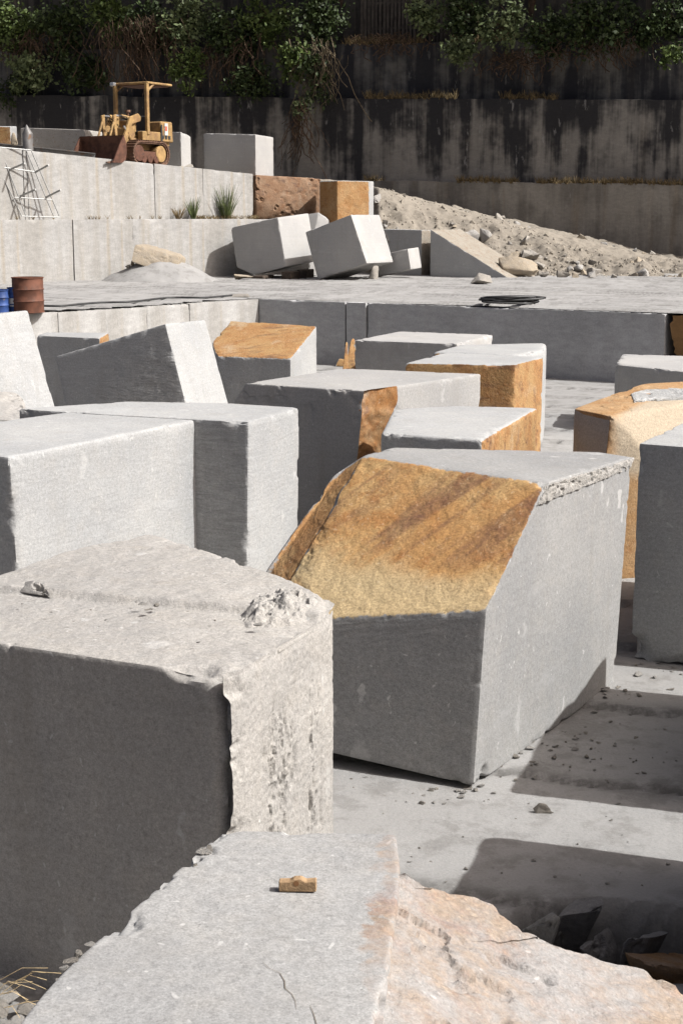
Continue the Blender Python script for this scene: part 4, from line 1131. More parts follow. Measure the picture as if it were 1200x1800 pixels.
for i, (px, yy, s) in enumerate(((330, 46.2, .5), (343, 46.6, .35), (322, 45.6, .3), (366, 46.6, .2), (395, 46.4, .18), (420, 46.5, .2), (432, 46.6, .16))):
    p = Y(px, 290, yy); put_rock(i, (p[0], p[1], tzp(px, yy) - .03), s, label='small stone on the terrace edge between the pale blocks', group='stones on the terrace edge')
# ------------------------------------------------------------------ crawler loader on the terrace
M['cat'] = simple('worn yellow paint', (.29, .185, .075), .7, var=.3, scale=5, spot=(.17, .10, .05), spot_t=(.42, .72), spot_s=3.0)
M['rusty'] = simple('rusty bucket steel', (.09, .04, .025), .8, var=.35, scale=6, bump=.2, spot=(.07, .035, .025))
M['trackst'] = simple('rusty track steel', (.13, .075, .05), .75, metal=.2, var=.4, scale=14, bump=.2)
M['black'] = simple('black rubber', (.03, .03, .03), .6)
M['grey_steel'] = simple('galvanised steel', (.30, .30, .29), .5, metal=.5, var=.12, scale=20)
M['beam'] = simple('weathered steel beam', (.15, .145, .14), .6, metal=.4, var=.2, scale=5, spot=(.14, .09, .06))
M['white_paint'] = simple('white sticker', (.45, .45, .43), .5, var=.05)
M['red_paint'] = simple('red sticker', (.45, .10, .06), .5, var=.1)
M['chrome'] = simple('lamp glass', (.6, .6, .6), .2, metal=.8, var=.05)
LY = 44.3
lp = Y(233, 285, LY); lz = tzp(236, LY) + .0
hd = math.atan2(-.86, -.5)
L = empty('crawler_loader', (lp[0], lp[1], lz), hd)
L.scale = (.95, .95, .95)
props(L, 'old yellow crawler loader with canopy and rusty bucket on the terrace', 'loader')
TL, TH, TW, GA_ = 1.75, .68, .34, 1.12        # track length, height, width, gauge (x forward, y left, z up)
for sy in (1, -1):
    yc = sy * GA_ / 2
    tr = MB(); m = tr
    r = TH / 2
    # frame between the wheels
    m.prism([(-TL / 2 + r, .16), (TL / 2 - r, .16), (TL / 2 - r - .05, .40), (-TL / 2 + r + .05, .40)], TW * .7, (0, yc, 0))
    t = m.build('track_frame', M['rusty'], L, bevel=.01)
    # belt with shoes
    per = []
    n1 = 12
    for k in range(n1): a = -math.pi / 2 + math.pi * k / n1; per.append((TL / 2 - r + r * math.cos(a), r + r * math.sin(a)))
    for k in range(9): per.append((TL / 2 - r - (TL - 2 * r) * k / 9, 2 * r))
    for k in range(n1): a = math.pi / 2 + math.pi * k / n1; per.append((-TL / 2 + r + r * math.cos(a), r + r * math.sin(a)))
    for k in range(9): per.append((-TL / 2 + r + (TL - 2 * r) * k / 9, 0))
    per = np.array(per); N = len(per); V, Fq = [], []
    for q, (x, z) in enumerate(per):
        c0 = np.array([np.clip(x, -TL / 2 + r, TL / 2 - r), r]); d = np.array([x, z]) - c0; d = d / np.linalg.norm(d)
        for yo in (-.5, .5):
            V.append((x, yc + yo * TW, z)); V.append((x - d[0] * .05, yc + yo * TW, z - d[1] * .05))
    for q in range(N):
        a, b = q * 4, ((q + 1) % N) * 4
        Fq += [(a, b, b + 2, a + 2), (a + 1, a + 3, b + 3, b + 1), (a, a + 1, b + 1, b), (a + 2, b + 2, b + 3, a + 3)]
    belt = mesh_obj('track_belt', V, [list(f) for f in Fq], M['trackst'], L)
    shoe = None
    for q in range(0, N):
        x, z = (per[q] + per[(q + 1) % N]) / 2; tdir = per[(q + 1) % N] - per[q]; ang = math.atan2(tdir[1], tdir[0])
        if shoe is None:
            sm = MB().box((0, 0, -.008), (.11, TW + .06, .03)); sm.box((.03, 0, -.035), (.02, TW + .06, .04)); shoe = sm.build('track_shoe', M['trackst'], belt); so = shoe
        else:
            so = shoe.copy(); COL.objects.link(so); so.parent = belt
        so.location = (x, yc, z); so.rotation_euler = (0, -ang, 0)
    for (wx, wr, nm) in ((-TL / 2 + r, r * .74, 'sprocket'), (TL / 2 - r, r * .72, 'idler_wheel'), (-.3, .12, 'track_roller'), (0, .12, 'track_roller'), (.3, .12, 'track_roller')):
        wz = r if nm != 'track_roller' else .17
        MB().tube([(wx, yc - TW * .42, wz), (wx, yc + TW * .42, wz)], wr, 16).build(nm, M['rusty'] if nm != 'sprocket' else M['cat'], L, bevel=.012)
# hull
m = MB().box((-.05, 0, .62), (1.55, .78, .36)); m.box((.45, 0, .92), (.55, .62, .34), taper=.92)
m.build('body', M['cat'], L, bevel=.025)
m = MB().box((-.98, 0, 1.02), (.62, 1.24, .62), taper=.97); m.box((-.98, 0, .66), (.5, 1.05, .14))
eng = m.build('engine_cover', M['cat'], L, bevel=.03)
MB().box((-.92, .63, 1.10), (.16, .012, .36)).build('sticker', M['white_paint'], eng)
MB().box((-.90, .639, 1.12), (.10, .006, .14)).build('sticker', M['red_paint'], eng)
MB().box((-1.295, 0, 1.03), (.012, .8, .42)).build('radiator_grille', M['black'], eng)
MB().box((-.68, .63, .98), (.07, .02, .5)).build('cover_post', M['black'], eng)
m = MB().box((-.35, 0, .98), (.46, .5, .12)); m.box((-.56, 0, 1.25), (.12, .5, .5)); m.build('seat', M['black'], L, bevel=.03)
m = MB().box((-.2, .52, .86), (.9, .2, .28)); m.build('fender', M['cat'], L, bevel=.02)
m = MB().box((-.2, -.52, .86), (.9, .2, .28)); m.build('fender', M['cat'], L, bevel=.02)
m = MB().box((.18, 0, 1.15), (.08, .6, .36)); m.build('dash_panel', M['cat'], L, bevel=.02)
for sy in (-.15, 0, .15):
    m = MB().tube([(.1, sy, 1.2), (.02, sy + .02, 1.62)], .014, 6); m.tube([(.02, sy + .02, 1.60), (.018, sy + .02, 1.66)], .026, 6); m.build('control_lever', M['black'], L)
m = MB().tube([(.36, .16, 1.05), (.36, .16, 1.55)], .04, 8); m.tube([(.36, .16, 1.55), (.36, .16, 1.62)], .08, 10); m.build('exhaust', M['trackst'], L, smooth=True)
# canopy
can = MB(); yw = .60
can.box((-.62, 0, 2.43), (1.25, 2 * yw + .12, .07)); can.build('canopy_roof', M['cat'], L, bevel=.02)
for sy in (1, -1):
    MB().box((-.02, sy * yw, 1.66), (.12, .10, 1.52)).build('canopy_post', M['cat'], L, bevel=.012)
    MB().tube([(-.06, sy * yw, 2.2), (-.35, sy * yw, 2.40)], .04, 6).build('canopy_brace', M['cat'], L)
MB().box((.06, -yw - .02, 2.42), (.14, .16, .11)).build('work_lamp', M['chrome'], L, bevel=.02)
MB().box((-.62, 0, 2.385), (1.1, 2 * yw - .05, .03)).build('roof_lining', M['rusty'], L)
# lift arms, links and rams
for sy in (1, -1):
    yy = sy * .40
    m = MB().prism([(.05, 1.42), (.20, 1.52), (.60, 1.40), (1.02, .62), (1.34, .42), (1.30, .28), (.90, .44), (.50, 1.20), (.10, 1.30)], .07, (0, yy, 0))
    m.build('lift_arm', M['cat'], L, bevel=.008)
    m = MB().prism([(.30, .80), (.62, .80), (.34, 1.46), (.18, 1.46)], .06, (0, sy * .31, 0)); m.build('arm_tower', M['cat'], L, bevel=.008)
    m = MB().tube([(.42, yy * .98, .55), (.72, yy * .98, .95)], .055, 8); c = m.build('lift_ram', M['cat'], L, smooth=True)
    MB().tube([(.72, yy * .98, .95), (.86, yy * .98, 1.12)], .03, 8).build('ram_rod', M['chrome'], c, smooth=True)
    yb = sy * .22
    m = MB().prism([(.98, .62), (1.08, .62), (1.16, 1.42), (1.02, 1.46)], .06, (0, yb, 0)); m.build('tilt_lever', M['cat'], L, bevel=.008)
    m = MB().tube([(.40, yb, 1.38), (.78, yb, 1.42)], .06, 8); c = m.build('tilt_ram', M['cat'], L, smooth=True)
    MB().tube([(.78, yb, 1.42), (1.06, yb, 1.42)], .03, 8).build('ram_rod', M['chrome'], c, smooth=True)
    MB().tube([(1.06, yb, 1.38), (1.36, yb, .72)], .035, 6).build('tilt_link', M['cat'], L)
for sy in (1, -1):
    for k in range(3):
        q = [(.25 + .1 * k, sy * (.18 + .05 * k), 1.0), (.45 + .1 * k, sy * (.26 + .04 * k), 1.30 + .05 * k), (.75 + .08 * k, sy * .24, 1.36 + .04 * k)]
        MB().tube(q, .014, 5).build('hydraulic_hose', M['black'], L, smooth=True)
for k in range(3):
    MB().box((-.75 - .16 * k, .632, .86), (.10, .012, .10)).build('vent_slot', M['black'], eng)
# bucket: bottom, curved back, side plates
prof = [(1.98, .02), (1.55, .02), (1.38, .12), (1.32, .34), (1.34, .60), (1.44, .82)]
th = .035; bw = 1.62
outer = prof; inner = [(x + .03 if i > 1 else x, z + (.035 if i < 3 else 0)) for i, (x, z) in enumerate(prof)]
B = MB().prism(outer + inner[::-1], bw, (0, 0, 0)).build('bucket', M['rusty'], L)
for sy in (1, -1):
    MB().prism(prof + [(1.66, .52)], .035, (0, sy * (bw / 2 + .012), 0)).build('bucket_cheek', M['rusty'], B)
for k in range(7):
    yk = -bw / 2 + .1 + k * (bw - .2) / 6
    MB().prism([(1.94, .0), (2.14, .015), (2.14, .035), (1.94, .06)], .07, (0, yk, 0)).build('bucket_tooth', M['trackst'], B)

# ------------------------------------------------------------------ steel on the terrace and the galvanised frame on the ledge
A, B = Y(-60, 246, 42.4), Y(168, 270, 42.9)
d = (B - A); Ln = np.linalg.norm(d); d = d / Ln; up = np.cross(np.cross(d, v3(0, 0, 1)), d)*1.0; up /= np.linalg.norm(up); sd_ = np.cross(d, up)
m = MB()
for off, (w, h) in (((0, .0), (.20, .02)), ((0, -.10), (.02, .20)), ((0, -.21), (.20, .02))):
    c = (A + B) / 2 + up * off[1]
    v = [c + d * x * Ln / 2 + sd_ * yv * w / 2 + up * zv * h / 2 for zv in (-1, 1) for x, yv in ((-1, -1), (1, -1), (1, 1), (-1, 1))]
    m.add(v, [(3, 2, 1, 0), (4, 5, 6, 7), (0, 1, 5, 4), (1, 2, 6, 5), (2, 3, 7, 6), (3, 0, 4, 7)])
o = m.build('steel_beam', M['beam']); props(o, 'long rusty grey steel beam lying along the terrace edge', 'beam')
for i, px in enumerate((60, 85, 125, 150)):
    p = A + d * ((px + 60) / 228 * Ln)
    m = MB().box((0, 0, -.1), (.22, .3, .2)); o = m.build('support_block', M['timber'], bevel=.01); o.location = tuple(p + v3(.0, .05, -.22)); props(o, 'dark wooden packer under the long steel beam', 'packer', 'packers under the steel beam')
p = Y(50, 260, 42.0); r0 = .145
m = MB().tube([p + v3(0, 0, -.5), p + v3(0, 0, .38), p + v3(-.02, 0, .62)], [r0, r0, .01], 16)
props(m.build('pipe_post', M['beam'], smooth=True, sharp=30), 'upright grey steel pipe with pointed cap before the terrace', 'pipe')
p = Y(24, 256, 42.2)
stone('rock', [p + q for q in (v3(-.1, 0, 0), v3(.12, 0, 0), v3(.1, .2, 0), v3(-.1, .2, 0), v3(-.05, .05, .42), v3(.06, .1, .40), v3(.1, 0, .2))], M['rubble_warm'], 'small upright brown rock behind the steel beam', cat='rock', s=.06, k=.02)
fy = H(60, 384, upPl)[1] - .16
def FP_(px, py):                                   # frame leans against the upper bench
    t = (384 - py) / 125.0
    return Y(px, py, fy - .02 + .10 * t - .9 * (1 - px / 110.0) * .0 + (px - 60) * .0075)
fr = empty('metal_frame', at(FP_(60, 382), ZL)); props(fr, 'galvanised tube frame with stub arms leaning on the upper bench', 'frame')
def fpart(name, pts, r):
    m = MB().tube([np.array(q) - np.array(fr.location) for q in pts], r, 8); m.build(name, M['grey_steel'], fr, smooth=True)
for a, b in (((-18, 262), (39, 380)), ((0, 259), (46, 379)), ((46, 262), (95, 380)), ((55, 263), (105, 380))):
    fpart('rail', [FP_(*a), FP_(*b)], .016)
for a, b in (((-20, 257), (56, 264)), ((5, 294), (62, 302)), ((26, 347), (92, 351)), ((38, 380), (106, 382))):
    fpart('cross_bar', [FP_(*a), FP_(*b)], .016)
for a, b in (((18, 298), (44, 287)), ((62, 303), (86, 290)), ((36, 345), (63, 333)), ((81, 347), (107, 334))):
    q = FP_(*a); e = Y(b[0], b[1], q[1] - .35); fpart('stub_arm', [q, e], .028)

# ------------------------------------------------------------------ drums, hose and cable on the upper floor
M['rust_drum'] = simple('rusty drum steel', (.11, .045, .027), .75, var=.3, scale=5, bump=.1, spot=(.10, .05, .035))
M['blue_drum'] = simple('blue drum paint', (.03, .065, .20), .55, var=.25, scale=4, spot=(.15, .13, .12), spot_t=(.58, .70))
def drum(px, py, rad, hgt, mat, label, patch=None, open_top=False):
    p = Z(px, py, ZS); o = empty('steel_drum', at(p, ZS)); props(o, label, 'drum')
    zs = [0, .02, .02, hgt * .33 - .02, hgt * .33, hgt * .33 + .02, hgt * .66 - .02, hgt * .66, hgt * .66 + .02, hgt - .02, hgt - .02, hgt]
    rs = [rad + .012, rad + .012, rad, rad, rad + .016, rad, rad, rad + .016, rad, rad, rad + .012, rad + .012]
    MB().tube([(0, 0, z) for z in zs], rs, 28, caps=False).build('drum_shell', M[mat], o, smooth=True, sharp=50)
    MB().tube([(0, 0, hgt - .03), (0, 0, hgt - .02)], rad, 28).build('drum_lid', M[mat], o)
    if patch:
        V, Fq = [], []
        for k in range(9):
            w = patch[0] + (patch[1] - patch[0]) * k / 8
            for z in (patch[2], patch[3]): V.append(((rad + .006) * math.cos(w), (rad + .006) * math.sin(w), z))
        for k in range(8): Fq.append([2 * k, 2 * k + 2, 2 * k + 3, 2 * k + 1])
        mesh_obj('drum_label', V, Fq, M['white_paint'], o)
    return o
drum(51, 549, .29, .66, 'rust_drum', 'rusty brown steel drum at the edge of the upper floor')
drum(30, 549, .155, .47, 'blue_drum', 'blue drum with a white label next to the rusty drum', (R(-130), R(-40), .12, .27))
drum(2, 550, .165, .44, 'blue_drum', 'plain blue drum beside the labelled blue drum')
m = MB(); pts = []
for i in range(60):
    t = i / 59; px = 84 + (424 - 84) * t; py = 541 + (522.5 - 541) * t + 1.2 * math.sin(t * 17) + 1.0 * math.sin(t * 7)
    q = Z(px, py - 3.0, ZS + .04); pts.append(q + LB * .15)
m.tube(pts, .024, 6); props(m.build('water_hose', M['black'], smooth=True), 'dark hose lying along the edge of the upper floor', 'hose')
stone('rock', [Z(424, 523, ZS) + q for q in (v3(-.25, 0, 0), v3(.22, .0, 0), v3(.1, .25, 0), v3(-.2, .2, .08), v3(.15, .05, .10))], M['rubble'], 'flat stone at the end of the dark hose', cat='rock', s=.06, k=.01)
m = MB(); cc = Z(899, 540, ZS)
pts = []
for i in range(360):
    w = i / 360 * 2 * math.pi * 8
    rx = .50 + .10 * math.sin(w * .37) + .06 * math.sin(w * 1.9); ry = .30 + .06 * math.sin(w * .53)
    pts.append(cc + v3(rx * math.cos(w) + .05 * math.sin(w * .21), .45 + ry * math.sin(w) , .05 + .04 * abs(math.sin(w * .61)) + .0003 * i))
pts += [pts[-1] + v3(.25 * k, -.06 * k, -.02 * k) for k in range(1, 2)]
m.tube(pts, .022, 5); props(m.build('cable_coil', M['black'], smooth=True), 'coil of dark cable lying on the upper floor', 'cable')
# ochre splinters by the bay wall
for i, (px0, py0, px1, py1, w) in enumerate(((612, 640, 620, 598, .16), (604, 642, 609, 603, .09), (600, 646, 626, 644, .2))):
    a, b = Y(px0, py0, 25.6 - i * .2), Y(px1, py1, 25.9 - i * .2); a = at(a, 0.0) if i < 2 else Z(px0, py0, .0)
    pts = [a + v3(-w, -.1, 0), a + v3(w, -.05, 0), a + v3(0, .2, 0), b + v3(-w * .3, 0, 0), b + v3(w * .4, .05, 0), b + v3(0, .1, .05)]
    if i == 2: pts = [a + q for q in (v3(-.15, 0, 0), v3(.28, -.1, 0), v3(.2, .3, 0), v3(-.1, .3, 0), v3(-.05, .1, .2), v3(.12, .1, .16))]
    stone('stone_splinter', pts, M['stone_gold'], ['tall ochre stone splinter leaning by the rough fronted block', 'thin ochre stone splinter against the bay wall', 'short ochre stone chunk at the foot of the splinters'][i], cat='splinter', s=.05, k=.01, faces=[((0, -1, 0), dict(rust=1.0)), ((1, -1, 0), dict(rust=1.0)), ((1, 0, 1), dict(rust=1.0))])
# ------------------------------------------------------------------ small things close by
M['wood'] = simple('split pine', (.27, .18, .10), .8, var=.25, scale=30, bump=.3)
p = Z(523, 1572, B1_TOP)
sc_ = np.linalg.norm(p - CO) / F_PX
prof = [(-32, 0), (32, 1), (32, 21), (14, 19), (6, 24), (-6, 23), (-12, 19), (-32, 18)]
m = MB().prism([(x * sc_, z * sc_) for x, z in prof], 16 * sc_, (0, 0, 0))
o = m.build('wood_offcut', M['wood'], bevel=.002); o.location = tuple(p + v3(0, .02, .0015)); o.rotation_euler = (0, 0, R(-3)); props(o, 'small split wood offcut lying on the ledge block', 'wood offcut')
k_ = MB().tube([(-2 * sc_, -8.3 * sc_, 16 * sc_), (-2 * sc_, -7 * sc_, 16 * sc_)], 5 * sc_, 10).build('knot', simple('pine knot', (.16, .08, .035), .8), o)
# crust of crumbled stone on the dusty block
cz = Z(500, 1073, z2)
def crust():
    nx, ny = 110, 80
    u = np.linspace(-1, 1, nx); w = np.linspace(-1, 1, ny); U, W_ = np.meshgrid(u, w); U, W_ = U.ravel(), W_.ravel()
    e1 = (Z(590, 1066, z2) - Z(420, 1078, z2)) / 2; e1[2] = 0; e2 = (Z(520, 1042, z2) - Z(480, 1100, z2)) / 2; e2[2] = 0
    P = cz + U[:, None] * e1 * .98 + W_[:, None] * e2 * 1.0
    d = np.sqrt(U ** 2 + W_ ** 2) + .45 * (fbm(P * 8, 201, 3) - .5)
    pn = fbm(P * v3(13, 9, 9), 202, 3, .5) * 6; pl_ = (np.floor(pn) + sstep(.55, 1.0, pn - np.floor(pn))) / 6
    h = .075 * sstep(1.0, .5, d) * (.15 + 1.15 * pl_) + .016 * sstep(1, .8, d) * (np.abs(fbm(P * 26, 203, 3, .6) - .5) * 2)
    cav = sstep(.60, .68, fbm(P * 13 + 5, 204, 2)) * .03
    P[:, 2] = z2 - .012 + h * 1.05 - cav * sstep(.95, .6, d)
    i = np.arange(nx * ny).reshape(ny, nx)
    q = np.stack([i[:-1, :-1].ravel(), i[:-1, 1:].ravel(), i[1:, 1:].ravel(), i[1:, :-1].ravel()], 1)
    keep = d < 1.05; q = q[keep[q].all(1)]
    n = len(P); o = mesh_obj('crumbled_crust', P, q, M['stone_dusty'], smooth=True, sharp=45, attrs={'rust': np.zeros(n), 'rough': np.ones(n)})
    child_keep(o, INFO['B2'])
crust()
NEARP = [boulder('stone_chip', (0, 0, 0), (1.0, .75, h), M[mm], seed=500 + i, s=.12, amp=.25) for i, (h, mm) in enumerate(((.35, 'stone_dusty'), (.5, 'stone_dusty'), (.25, 'rubble'), (.6, 'rubble')))]
usedn = set()
def chip_at(i, p, size, label, group, name='stone_chip', cat='stone chip', mat=None):
    src = NEARP[i % 4]; o = src if i % 4 not in usedn else src.copy()
    if o is not src: COL.objects.link(o)
    usedn.add(i % 4); o.name = name; o.location = tuple(p); o.scale = (size, size, size); o.rotation_euler = (random.uniform(-.2, .2), random.uniform(-.2, .2), random.uniform(0, 6.28))
    for k in ('label', 'category', 'group'):
        if k in o: del o[k]
    props(o, label, cat, group); return o
# on the dusty block
def b2top(px, py): return Z(px, py, z2 + .005)
stone('stone_flake', [b2top(*q) + v3(0, 0, h) for q, h in (((28, 1042), 0), ((95, 1052), 0), ((60, 1030), 0), ((38, 1028), .02), ((62, 1040), .062), ((78, 1044), .055), ((50, 1042), .045), ((93, 1050), .012))],
      M['stone_dusty'], 'pointed stone flake on the far left of the dusty block top', cat='stone chip', s=.012, k=.004, chip=.01, chip_f=20, amp=.008, freq=18)
stone('stone_flake', [b2top(*q) + v3(0, 0, h) for q, h in (((115, 1048), 0), ((150, 1040), 0), ((135, 1034), 0), ((122, 1042), .012), ((145, 1036), .035), ((134, 1046), .018))],
      M['stone_dusty'], 'small curved stone flake beside the pointed flake on the dusty block', cat='stone chip', s=.012, k=.003, chip=.006, chip_f=20, amp=.005, freq=18)
for i, (px, py, s) in enumerate(((452, 1108, .055), (250, 1072, .04), (262, 1080, .05), (275, 1074, .04), (186, 1098, .02), (350, 1138, .02), (330, 1082, .02), (300, 1012, .018), (322, 1013, .012), (90, 1085, .02), (200, 1034, .022), (378, 1099, .018), (445, 1128, .014), (40, 1070, .02), (130, 1100, .015), (160, 1080, .014), (240, 1066, .02))):
    chip_at(i, b2top(px, py) + v3(0, 0, .018), s, 'loose chip on the top of the dusty fluted block', 'chips on the dusty block')
# along the left edge of the ledge block
for i, (px, py, s) in enumerate(((108, 1702, .03), (120, 1688, .05), (132, 1680, .04), (150, 1660, .035), (350, 1500, .05), (362, 1490, .04), (338, 1520, .02), (95, 1722, .02))):
    chip_at(i + 1, Z(px + 6, py + 3, B1_TOP - .006), s, 'crumb of stone on the left edge of the ledge block', 'crumbs on the ledge block edge')
# bits on the floor
def fz(px, py):
    p = Z(px, py, 0.0); h, _ = floor_h(np.array([p[0]]), np.array([p[1]])); return at(p, float(h[0]))
boulder('rock', fz(956, 1432) - v3(0, 0, .01), (.12, .10, .085), M['rubble'], 'single grey stone on the sunlit floor before the leaning block', seed=77, s=.012, amp=.2)
for i, (px, py, s) in enumerate(((805, 1392, .06), (815, 1396, .05), (822, 1388, .07), (835, 1392, .05), (868, 1396, .045), (846, 1384, .05), (880, 1352, .05), (905, 1338, .06), (915, 1330, .05), (930, 1322, .06), (926, 1316, .04))):
    chip_at(i, fz(px, py), s, 'crushed stone piece at the foot of the leaning ochre block', 'crushed stone at the leaning block')
random.seed(5)
for i in range(95):
    if i < 60: px, py = random.gauss(1000, 65), random.gauss(1318, 28)
    elif i < 80: px, py = random.uniform(940, 1200), random.uniform(1270, 1370)
    else: px, py = random.gauss(1060, 40), random.gauss(1228, 8)
    if px < 930 and py < 1330 or py > 1385 or px > 1230: continue
    chip_at(i, fz(px, py), random.choice((.015, .02, .025, .035, .05)), 'dark crumb of stone scattered on the shaded floor strip', 'crumbs on the shaded floor strip')
for i in range(40):
    px, py = random.uniform(620, 1200), random.uniform(1400, 1570)
    chip_at(i, fz(px, py), random.choice((.012, .016, .02, .03)), 'tiny stone crumb on the floor between ledge block and leaning block', 'crumbs on the near floor')
for i, (px, py, s) in enumerate(((1120, 1192, .10), (1150, 1196, .05), (1178, 1218, .07), (1098, 1222, .05), (1040, 1228, .07), (1062, 1222, .08), (1085, 1215, .06))):
    chip_at(i, fz(px, py), s, 'flat stone flake on the floor strip behind the leaning block', 'flakes behind the leaning block')
# chips swept against the feet of the blocks
def foot(a_, b_, n, label, group, spread=.16):
    for i in range(n):
        t = random.random(); p = a_ + (b_ - a_) * t + v3(random.gauss(0, .02), 0, 0); out = np.array([b_[1] - a_[1], a_[0] - b_[0], 0]); out = out / np.linalg.norm(out); out = out if out[1] < 0 else -out
        p = p + out * abs(random.gauss(0, spread)); h, _ = floor_h(np.array([p[0]]), np.array([p[1]]))
        chip_at(i, at(p, float(h[0]) - .003), random.choice((.012, .018, .025, .035, .05)), label, group)
foot(Z(612, 1352, 0), Z(826, 1392, 0), 26, 'crumb lying along the front foot of the leaning ochre block', 'crumbs along the leaning block front')
foot(Z(1122, 1165, 0), Z(1215, 1178, 0), 16, 'crumb lying along the foot of the tall shaded block', 'crumbs along the tall shaded block')
# hollow with broken rocks at the lower right
def pz(px, py, z): return Z(px, py, z)
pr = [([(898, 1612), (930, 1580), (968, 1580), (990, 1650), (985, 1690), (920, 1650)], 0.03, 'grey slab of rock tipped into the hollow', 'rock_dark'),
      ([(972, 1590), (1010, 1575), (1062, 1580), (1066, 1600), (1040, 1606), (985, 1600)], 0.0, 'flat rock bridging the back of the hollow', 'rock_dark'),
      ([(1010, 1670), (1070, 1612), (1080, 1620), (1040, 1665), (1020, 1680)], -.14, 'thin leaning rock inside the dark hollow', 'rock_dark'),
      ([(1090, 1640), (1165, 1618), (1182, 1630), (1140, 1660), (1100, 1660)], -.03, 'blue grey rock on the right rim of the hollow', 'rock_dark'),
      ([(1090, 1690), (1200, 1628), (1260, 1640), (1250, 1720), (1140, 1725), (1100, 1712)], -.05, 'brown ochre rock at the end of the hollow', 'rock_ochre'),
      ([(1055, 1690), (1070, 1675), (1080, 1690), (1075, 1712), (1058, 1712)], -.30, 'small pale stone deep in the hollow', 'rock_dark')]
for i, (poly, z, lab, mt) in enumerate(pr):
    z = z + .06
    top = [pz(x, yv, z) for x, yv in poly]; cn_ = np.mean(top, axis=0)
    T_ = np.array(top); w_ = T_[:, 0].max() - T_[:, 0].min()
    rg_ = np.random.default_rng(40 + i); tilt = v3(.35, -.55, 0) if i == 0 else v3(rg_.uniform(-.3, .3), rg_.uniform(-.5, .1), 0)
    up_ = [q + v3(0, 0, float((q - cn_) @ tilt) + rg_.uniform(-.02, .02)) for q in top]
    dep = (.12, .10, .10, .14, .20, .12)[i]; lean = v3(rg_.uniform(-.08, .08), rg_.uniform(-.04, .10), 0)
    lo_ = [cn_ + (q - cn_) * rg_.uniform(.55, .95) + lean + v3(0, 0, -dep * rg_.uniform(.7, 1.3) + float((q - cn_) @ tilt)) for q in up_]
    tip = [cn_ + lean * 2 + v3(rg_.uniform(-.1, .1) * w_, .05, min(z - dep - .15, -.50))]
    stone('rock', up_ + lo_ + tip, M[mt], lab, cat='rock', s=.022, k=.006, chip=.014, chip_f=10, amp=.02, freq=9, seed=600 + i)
# debris and straw at the lower left
for i in range(46):
    px, py = random.uniform(-50, 58), random.uniform(1712, 1830)
    if px > 20 and py < 1740: continue
    q = Z(px, py, .12); chip_at(i, q - v3(0, 0, .10), random.uniform(.06, .16), 'clod of stone rubble at the corner of the dusty block', 'rubble at the dusty block corner')
M['straw'] = simple('dry straw', (.42, .32, .18), .8, var=.3, scale=20)
st = MB()
for i in range(13):
    q = Z(random.uniform(-10, 45), random.uniform(1725, 1775), .17); a = random.uniform(-.9, .4); ln = random.uniform(.08, .22)
    e = q + v3(math.cos(a) * ln, math.sin(a) * ln * .6, random.uniform(-.02, .09)); st.tube([q, (q + e) / 2 + v3(0, 0, .03), e], .0013, 4)
props(st.build('dry_straw', M['straw']), 'tuft of dry straw in the rubble corner', 'straw', kind='stuff')
# ------------------------------------------------------------------ plants
def leaf_mat(name, a, b):
    t = NT(name); v = t.coords(); g = t.n('ShaderNodeNewGeometry')
    c = t.mix(t.mr(t.noise(v, 2.5, 3), .35, .65), a, b)
    c = t.mix(t.math('MULTIPLY', t.mr(t.noise(v, 23, 2), .4, .7), .5), c, tuple(x * .5 for x in a))
    t.b.inputs['Specular IOR Level'].default_value = .3
    return t.out(c, .6)
M['leaf'] = leaf_mat('leaf green', (.045, .068, .015), (.10, .14, .035))
M['leaf_dark'] = leaf_mat('leaf dark green', (.022, .036, .010), (.05, .075, .02))
M['leaf_pale'] = leaf_mat('leaf grey green', (.075, .10, .04), (.13, .16, .07))
M['twig'] = simple('dry twig', (.07, .045, .028), .9, var=.4, scale=9)
M['twig_pale'] = simple('pale dry twig', (.12, .095, .06), .9, var=.35, scale=9)
M['drygrass'] = simple('dry grass', (.15, .11, .055), .9, var=.4, scale=6)
M['greengrass'] = simple('green grass', (.08, .10, .035), .8, var=.4, scale=6)
def leaves(P, size, rng, flat=.5):
    n = len(P); V = np.zeros((n, 4, 3))
    d = rng.normal(size=(n, 3)); d[:, 2] -= .35; d /= np.linalg.norm(d, axis=1)[:, None]
    nn = rng.normal(size=(n, 3)) * .8 + np.array([.35, -.5, .7]); s = np.cross(d, nn); s /= np.linalg.norm(s, axis=1)[:, None] + 1e-9
    L_ = size * rng.choice([.5, .7, .9, 1.2, 1.7], n)[:, None] * rng.uniform(.85, 1.15, n)[:, None]; w = L_ * .30
    V[:, 0] = P; V[:, 1] = P + d * L_ * .5 + s * w; V[:, 2] = P + d * L_; V[:, 3] = P + d * L_ * .5 - s * w
    return V.reshape(-1, 3), np.arange(n * 4).reshape(n, 4)
